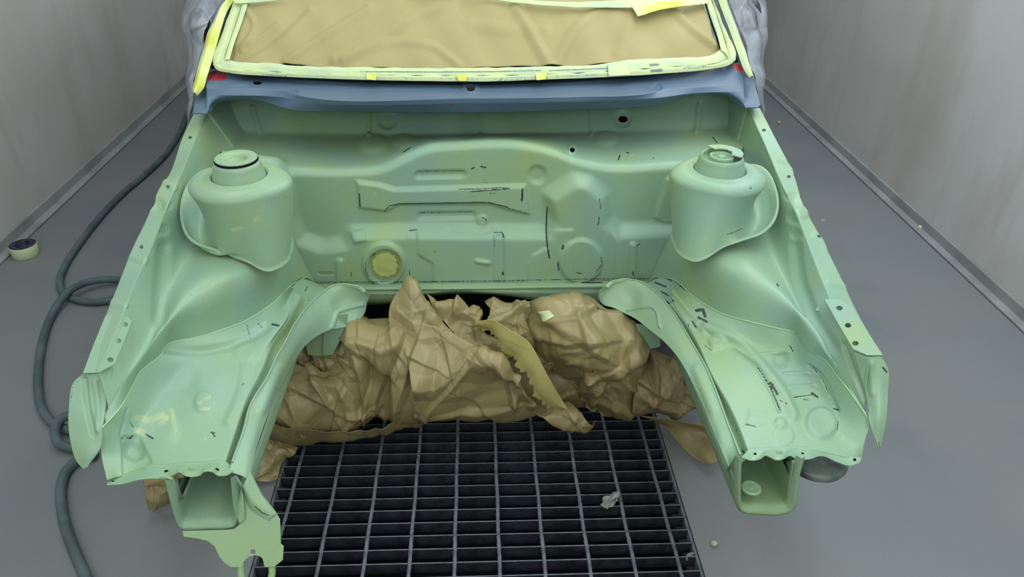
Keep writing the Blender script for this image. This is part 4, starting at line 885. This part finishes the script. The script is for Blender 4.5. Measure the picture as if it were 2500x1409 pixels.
# centre tall sheet
P = rowsY([([(992, 693), (1000, 690), (1008, 692)], 1.70),
           ([(958, 722), (985, 715), (1012, 715), (1045, 736)], 1.66),
           ([(945, 780), (985, 775), (1040, 775), (1098, 797)], 1.61),
           ([(985, 850), (1040, 840), (1110, 840), (1172, 856)], 1.56),
           ([(1008, 925), (1070, 915), (1150, 910), (1230, 900), (1262, 925)], 1.515),
           ([(1012, 965), (1100, 960), (1190, 965), (1290, 965)], 1.52),
           ([(1008, 1000), (1045, 990), (1090, 1010), (1206, 1020), (1299, 1026), (1345, 1012)], 1.575)], 220, 240, .05)
CF = [('line', [(1000, 692), (1050, 760), (1110, 820), (1180, 868), (1260, 930), (1300, 990)], .012, 16), ('line', [(1010, 932), (1060, 938), (1111, 915), (1140, 874), (1180, 890)], .014, 18), ('line', [(1110, 920), (1180, 950), (1250, 940)], -.010, 24),
      ('line', [(1000, 700), (1005, 780), (1040, 880), (1020, 930)], .008, 22), ('line', [(1030, 780), (1075, 850), (1060, 930)], -.006, 18), ('line', [(1205, 870), (1240, 930), (1256, 985)], .014, 10), ('line', [(1262, 900), (1262, 960), (1256, 985)], .012, 8),
      ('line', [(1040, 990), (1150, 1005), (1250, 985)], .010, 20), ('line', [(970, 760), (1010, 790), (1060, 780)], .006, 14)]
kraft(P, 'tall peaked brown paper sheet rising in the middle of the bay', 14, .013, 100, 25, CF)
# flaps behind the peak
P = rowsY([([(1040, 728), (1095, 747), (1156, 749), (1165, 765)], 1.70), ([(1070, 765), (1110, 778), (1158, 780), (1175, 800)], 1.67), ([(1110, 812), (1150, 828), (1190, 830), (1215, 835)], 1.64), ([(1170, 860), (1210, 870), (1235, 880), (1250, 890)], 1.62)], 70, 90, .03)
kraft(P, 'small folded paper flap behind the right slope of the peaked sheet', 22, .014, 40, 24)
P = rowsY([([(1180, 780), (1205, 745), (1240, 736), (1270, 732), (1300, 738), (1335, 748)], 1.72), ([(1190, 800), (1220, 775), (1262, 768), (1300, 775), (1340, 790)], 1.67), ([(1240, 830), (1275, 820), (1310, 830), (1350, 850)], 1.63), ([(1290, 880), (1330, 890), (1360, 900)], 1.62)], 100, 110, .04)
kraft(P, 'knotted twist of brown paper just under the firewall lip', 27, .016, 36, 44, [('line', [(1262, 735), (1275, 765), (1300, 850)], .014, 10), ('line', [(1205, 790), (1250, 760), (1320, 745)], .014, 9)])
# right bundle
kraftblob([(1292, 800), (1315, 770), (1340, 746), (1400, 738), (1455, 741), (1505, 775), (1542, 815), (1564, 856), (1568, 905), (1550, 945), (1545, 985), (1512, 1012), (1470, 1022), (1425, 1004), (1395, 965), (1352, 905), (1310, 850)], (1430, 860), 1.62, .10,
          'large puffed brown paper bundle by the right chassis rail', 33, .017, 95, 34,
          [('line', [(1410, 780), (1450, 845), (1500, 920), (1535, 945)], .014, 20), ('line', [(1350, 930), (1440, 925), (1500, 905)], .012, 16), ('line', [(1330, 790), (1400, 785), (1410, 775), (1450, 745)], .012, 10), ('line', [(1450, 830), (1420, 850), (1350, 865), (1400, 880), (1500, 890)], .008, 16), ('line', [(1440, 930), (1455, 965), (1550, 935)], .010, 12), ('line', [(1500, 900), (1530, 880), (1560, 850)], .010, 12)])
P = rowsY([([(1170, 830), (1250, 815), (1330, 810)], 1.70), ([(1210, 900), (1300, 890), (1400, 880)], 1.66), ([(1250, 960), (1330, 960), (1430, 950)], 1.63), ([(1290, 1000), (1350, 1010), (1440, 1005)], 1.66)], 80, 90, .02)
kraft(P, 'shadowed brown paper behind the torn strip', 47, .012, 60, 16)
# torn strip
A = resample(Yc([(1165, 784, 1.60), (1200, 782, 1.575), (1245, 806, 1.545), (1290, 836, 1.52), (1320, 885, 1.50), (1345, 932, 1.49), (1388, 1001, 1.50)]), 260)
B = resample(Yc([(1160, 798, 1.61), (1198, 812, 1.59), (1222, 858, 1.555), (1250, 872, 1.54), (1266, 900, 1.52), (1288, 918, 1.51), (1302, 955, 1.50), (1318, 978, 1.50), (1333, 992, 1.505), (1387, 1001, 1.50)]), 260)
rg = np.random.RandomState(6); jag = np.interp(np.arange(260), np.arange(0, 261, 5), rg.randn(53)*.004)
B = B+np.stack([jag, 0*jag, jag*.6], -1)
B0 = B-np.stack([jag, 0*jag, jag*.6], -1)
P = across([A, (A+B0)/2+np.array([0, -.006, .004]), B0], 40, True)
P += (np.linspace(0, 1, 40)**8)[:, None, None]*np.stack([jag, 0*jag, jag*.6], -1)[None]
kraft(P, 'torn yellowish paper strip lying diagonally over the centre sheet', 36, .003, 120, 6, m=M_kraft2)
P = rowsY([([(1300, 1000), (1340, 994), (1390, 988)], 1.58), ([(1320, 1015), (1370, 1012), (1420, 1015)], 1.545), ([(1350, 1038), (1395, 1046), (1437, 1054), (1451, 1037)], 1.545)], 40, 60, .02)
kraft(P, 'loose torn paper corner pointing over the floor grating', 38, .006, 50, 14)
# right lower crumple
P = rowsY([([(1560, 870), (1600, 858), (1640, 862), (1665, 885), (1690, 915)], 1.66), ([(1555, 915), (1600, 910), (1650, 905), (1700, 945)], 1.60), ([(1545, 960), (1600, 955), (1660, 955), (1712, 975)], 1.575), ([(1540, 1000), (1590, 1010), (1650, 1020), (1722, 1015)], 1.60)], 130, 150, .05)
kraft(P, 'dark crumpled paper tucked under the right chassis rail', 44, .017, 64, 25, [('line', [(1590, 870), (1598, 920), (1590, 950)], .018, 8), ('line', [(1640, 880), (1620, 940), (1590, 970)], .014, 10), ('line', [(1560, 960), (1610, 985), (1660, 1000), (1715, 985)], .012, 12)])
# floor pieces
def floorpiece(rows, label, seed, amp, scale, cr, m=None):
    P = loft([np.array([at(x, y, z=z) for x, y, z in r]) for r in rows], 70, 90)
    kraft(P, label, seed, amp, scale, cr, m=m, grp='kraft paper lying on the booth floor')
floorpiece([[(640, 1010, .16), (700, 1040, .14), (800, 1062, .12), (900, 1045, .12), (1020, 1020, .12)], [(640, 1045, .1), (720, 1068, .08), (830, 1082, .06), (930, 1062, .06), (1032, 1034, .06)], [(640, 1065, .045), (720, 1085, .035), (820, 1078, .03), (900, 1060, .03), (1000, 1042, .03)]],
           'paper skirt under the left bundle touching the grating', 51, .008, 70, 18)
floorpiece([[(640, 1070, .09), (690, 1076, .06), (726, 1094, .03)], [(622, 1110, .07), (665, 1120, .06), (708, 1112, .03)], [(610, 1150, .05), (640, 1160, .04), (685, 1142, .02)], [(600, 1172, .03), (640, 1176, .025), (678, 1168, .02)]],
           'flat paper end on the floor left of the grating', 53, .010, 60, 12)
floorpiece([[(1560, 1015, .1), (1620, 1022, .1), (1690, 1035, .1), (1730, 1035, .1)], [(1620, 1040, .05), (1660, 1055, .05), (1720, 1060, .06), (1762, 1080, .07)], [(1655, 1080, .02), (1685, 1100, .02), (1730, 1110, .04), (1765, 1100, .05)], [(1690, 1115, .01), (1718, 1130, .015), (1740, 1132, .03), (1760, 1118, .04)]],
           'curled paper tongue on the floor right of the grating', 57, .003, 90, 4)
floorpiece([[(350, 1150, .10), (400, 1150, .10), (470, 1150, .1)], [(352, 1185, .09), (400, 1190, .09), (470, 1185, .09)], [(362, 1215, .05), (400, 1222, .05), (460, 1220, .05)], [(372, 1228, .02), (410, 1234, .02), (460, 1232, .02)]],
           'folded brown paper wad on the floor under the left rail end', 59, .014, 40, 20)
# tape patch on the right bundle
P = loft([Yc([(1312, 762, 1.545), (1340, 758, 1.54)]), Yc([(1325, 788, 1.535), (1358, 772, 1.53)])], 14, 14, False)
bpy.context.view_layer.update()
def hitY(px, py, default):
    dg = bpy.context.evaluated_depsgraph_get(); d = ray(px, py); d = d/np.linalg.norm(d)
    ok, loc, n, i, ob, mw = S.ray_cast(dg, Vector(CAMP), Vector(d)); return (loc, ob) if ok else (None, None)
base = [[hitY(1312+a*28+b*13, 762-a*4+b*26+(a*b)*-12, 0)[0] for a in np.linspace(0, 1, 10)] for b in np.linspace(0, 1, 10)]
P = np.array([[np.array(p)*1.0+(CAMP-np.array(p))/np.linalg.norm(CAMP-np.array(p))*.003 for p in r] for r in base])
tag(sheet('tape_piece', blur(blur(P, 3, 0), 3, 1), M_tape, None, .0006), 'pale tape piece stuck on top of the puffed paper bundle', 'tape')

# ================================================================== FLOOR ITEMS
zh = .0135
hz = [(462, 270, zh), (440, 322, zh), (400, 382, zh), (350, 430, zh), (300, 472, zh), (240, 535, zh), (190, 600, zh), (158, 650, zh), (146, 690, zh), (158, 718, zh), (200, 735, zh), (245, 737, zh), (290, 728, zh), (325, 712, zh), (318, 692, zh+.004), (280, 683, zh+.01), (240, 684, zh+.016), (200, 694, zh+.024), (168, 712, zh+.026),
      (142, 742, zh+.012), (122, 780, zh), (105, 830, zh), (95, 890, zh), (94, 950, zh), (104, 1000, zh), (132, 1034, zh), (172, 1052, zh), (215, 1062, zh), (240, 1048, zh+.004), (220, 1022, zh+.014), (180, 1012, zh+.024), (148, 1024, zh+.028), (134, 1052, zh+.02), (146, 1084, zh+.006), (180, 1096, zh), (220, 1100, zh), (228, 1112, zh), (195, 1122, zh),
      (166, 1145, zh), (150, 1185, zh), (150, 1230, zh), (162, 1290, zh), (182, 1345, zh), (210, 1409, zh), (250, 1500, zh)]
hp = np.array([at(x, y, z=z) for x, y, z in hz])
h0 = [np.array([-1.1, 3.9, zh]), np.array([-1.0, 3.3, zh])]
tag(tube('air_hose', np.concatenate([h0, hp]), .0130, M_hose, None, 16), 'thick grey-green rubber hose looping on the floor left of the car', 'hose')
tr = empty('tape_roll', at(63, 622, z=0))
tag(tr, 'roll of cream masking tape lying on the floor by the left wall', 'tape roll')
c = at(64, 622, z=0)
lathe('tape_wound', [(.030, .002), (.030, .046), (.047, .046), (.0485, .044), (.0485, .002), (.047, .0005), (.030, .0005)], c, M_tape, tr, 56)
lathe('tape_core', [(.0, .001), (.028, .001), (.0295, .003), (.0305, .044), (.0470, .0462), (.0472, .0467), (.0285, .0467), (.0275, .0445), (.0275, .004), (.0, .004)], c, M_core, tr, 56)['label'] = 'dark side of the tape roll'
nut = [(1902, 302, .011, 'white pellet on the floor right of the car, farthest back'), (2010, 342, .010, 'white pellet on the floor near the right wall edge'), (2245, 560, .014, 'largest pale crumb on the floor close to the right wall'), (1743, 1331, .0085, 'round pale pellet on the floor right of the grating')]
for i, (x, y, r, lb) in enumerate(nut):
    bm = bmesh.new(); bmesh.ops.create_icosphere(bm, subdivisions=2, radius=r); rr = random.Random(i)
    for v in bm.verts:
        v.co *= rr.uniform(.82, 1.12); v.co.z *= .7
    zmin = min(v.co.z for v in bm.verts)
    bmesh.ops.translate(bm, vec=Vector(at(x, y, z=0))-Vector((0, 0, zmin)), verts=bm.verts)
    tag(bm_obj('floor_crumb', bm, M_stone, None, True), lb, 'debris', 'pale crumbs on the floor')
bm = bmesh.new(); p = Vector(at(2008, 540, z=0)); box(bm, p+Vector((0, 0, .003)), (.022, .006, .006), Matrix.Rotation(.3, 4, 'Z'))
tag(bm_obj('wood_splinter', bm, M_stone), 'tiny pale splinter on the floor beside the right flange', 'debris')
P = loft([Yc([(1468, 1238, 1.10), (1478, 1218, 1.11), (1500, 1206, 1.12), (1511, 1199, 1.125)]), Yc([(1470, 1242, 1.095), (1490, 1232, 1.1), (1505, 1228, 1.105), (1510, 1225, 1.11)])], 16, 30)
P[..., 2] = 0
P = np.array([[at(*q, z=.006+.012*(.5+.5*math.sin(i*.5+j*.3))) for j, q in enumerate(r)] for i, r in enumerate(proj(loft([Zc([(1468, 1236, .005), (1480, 1214, .005), (1500, 1206, .005), (1511, 1199, .005)]), Zc([(1472, 1243, .005), (1491, 1241, .005), (1492, 1236, .005), (1509, 1225, .005)])], 16, 24)))])
tag(sheet('tape_scrap', crumple(P, 61, .004, 14, 10), M_scrap, None, .0006), 'grey scrap of tape caught on the floor grating', 'scrap')
P = loft([Zc([(1674, 1362, .004), (1680, 1352, .006), (1692, 1348, .008)]), Zc([(1676, 1370, -.01), (1686, 1364, -.008), (1695, 1352, .002)])], 10, 14)
tag(sheet('paper_scrap', P, M_scrap, None, .0006), 'dark scrap in the grating at its right edge', 'scrap')
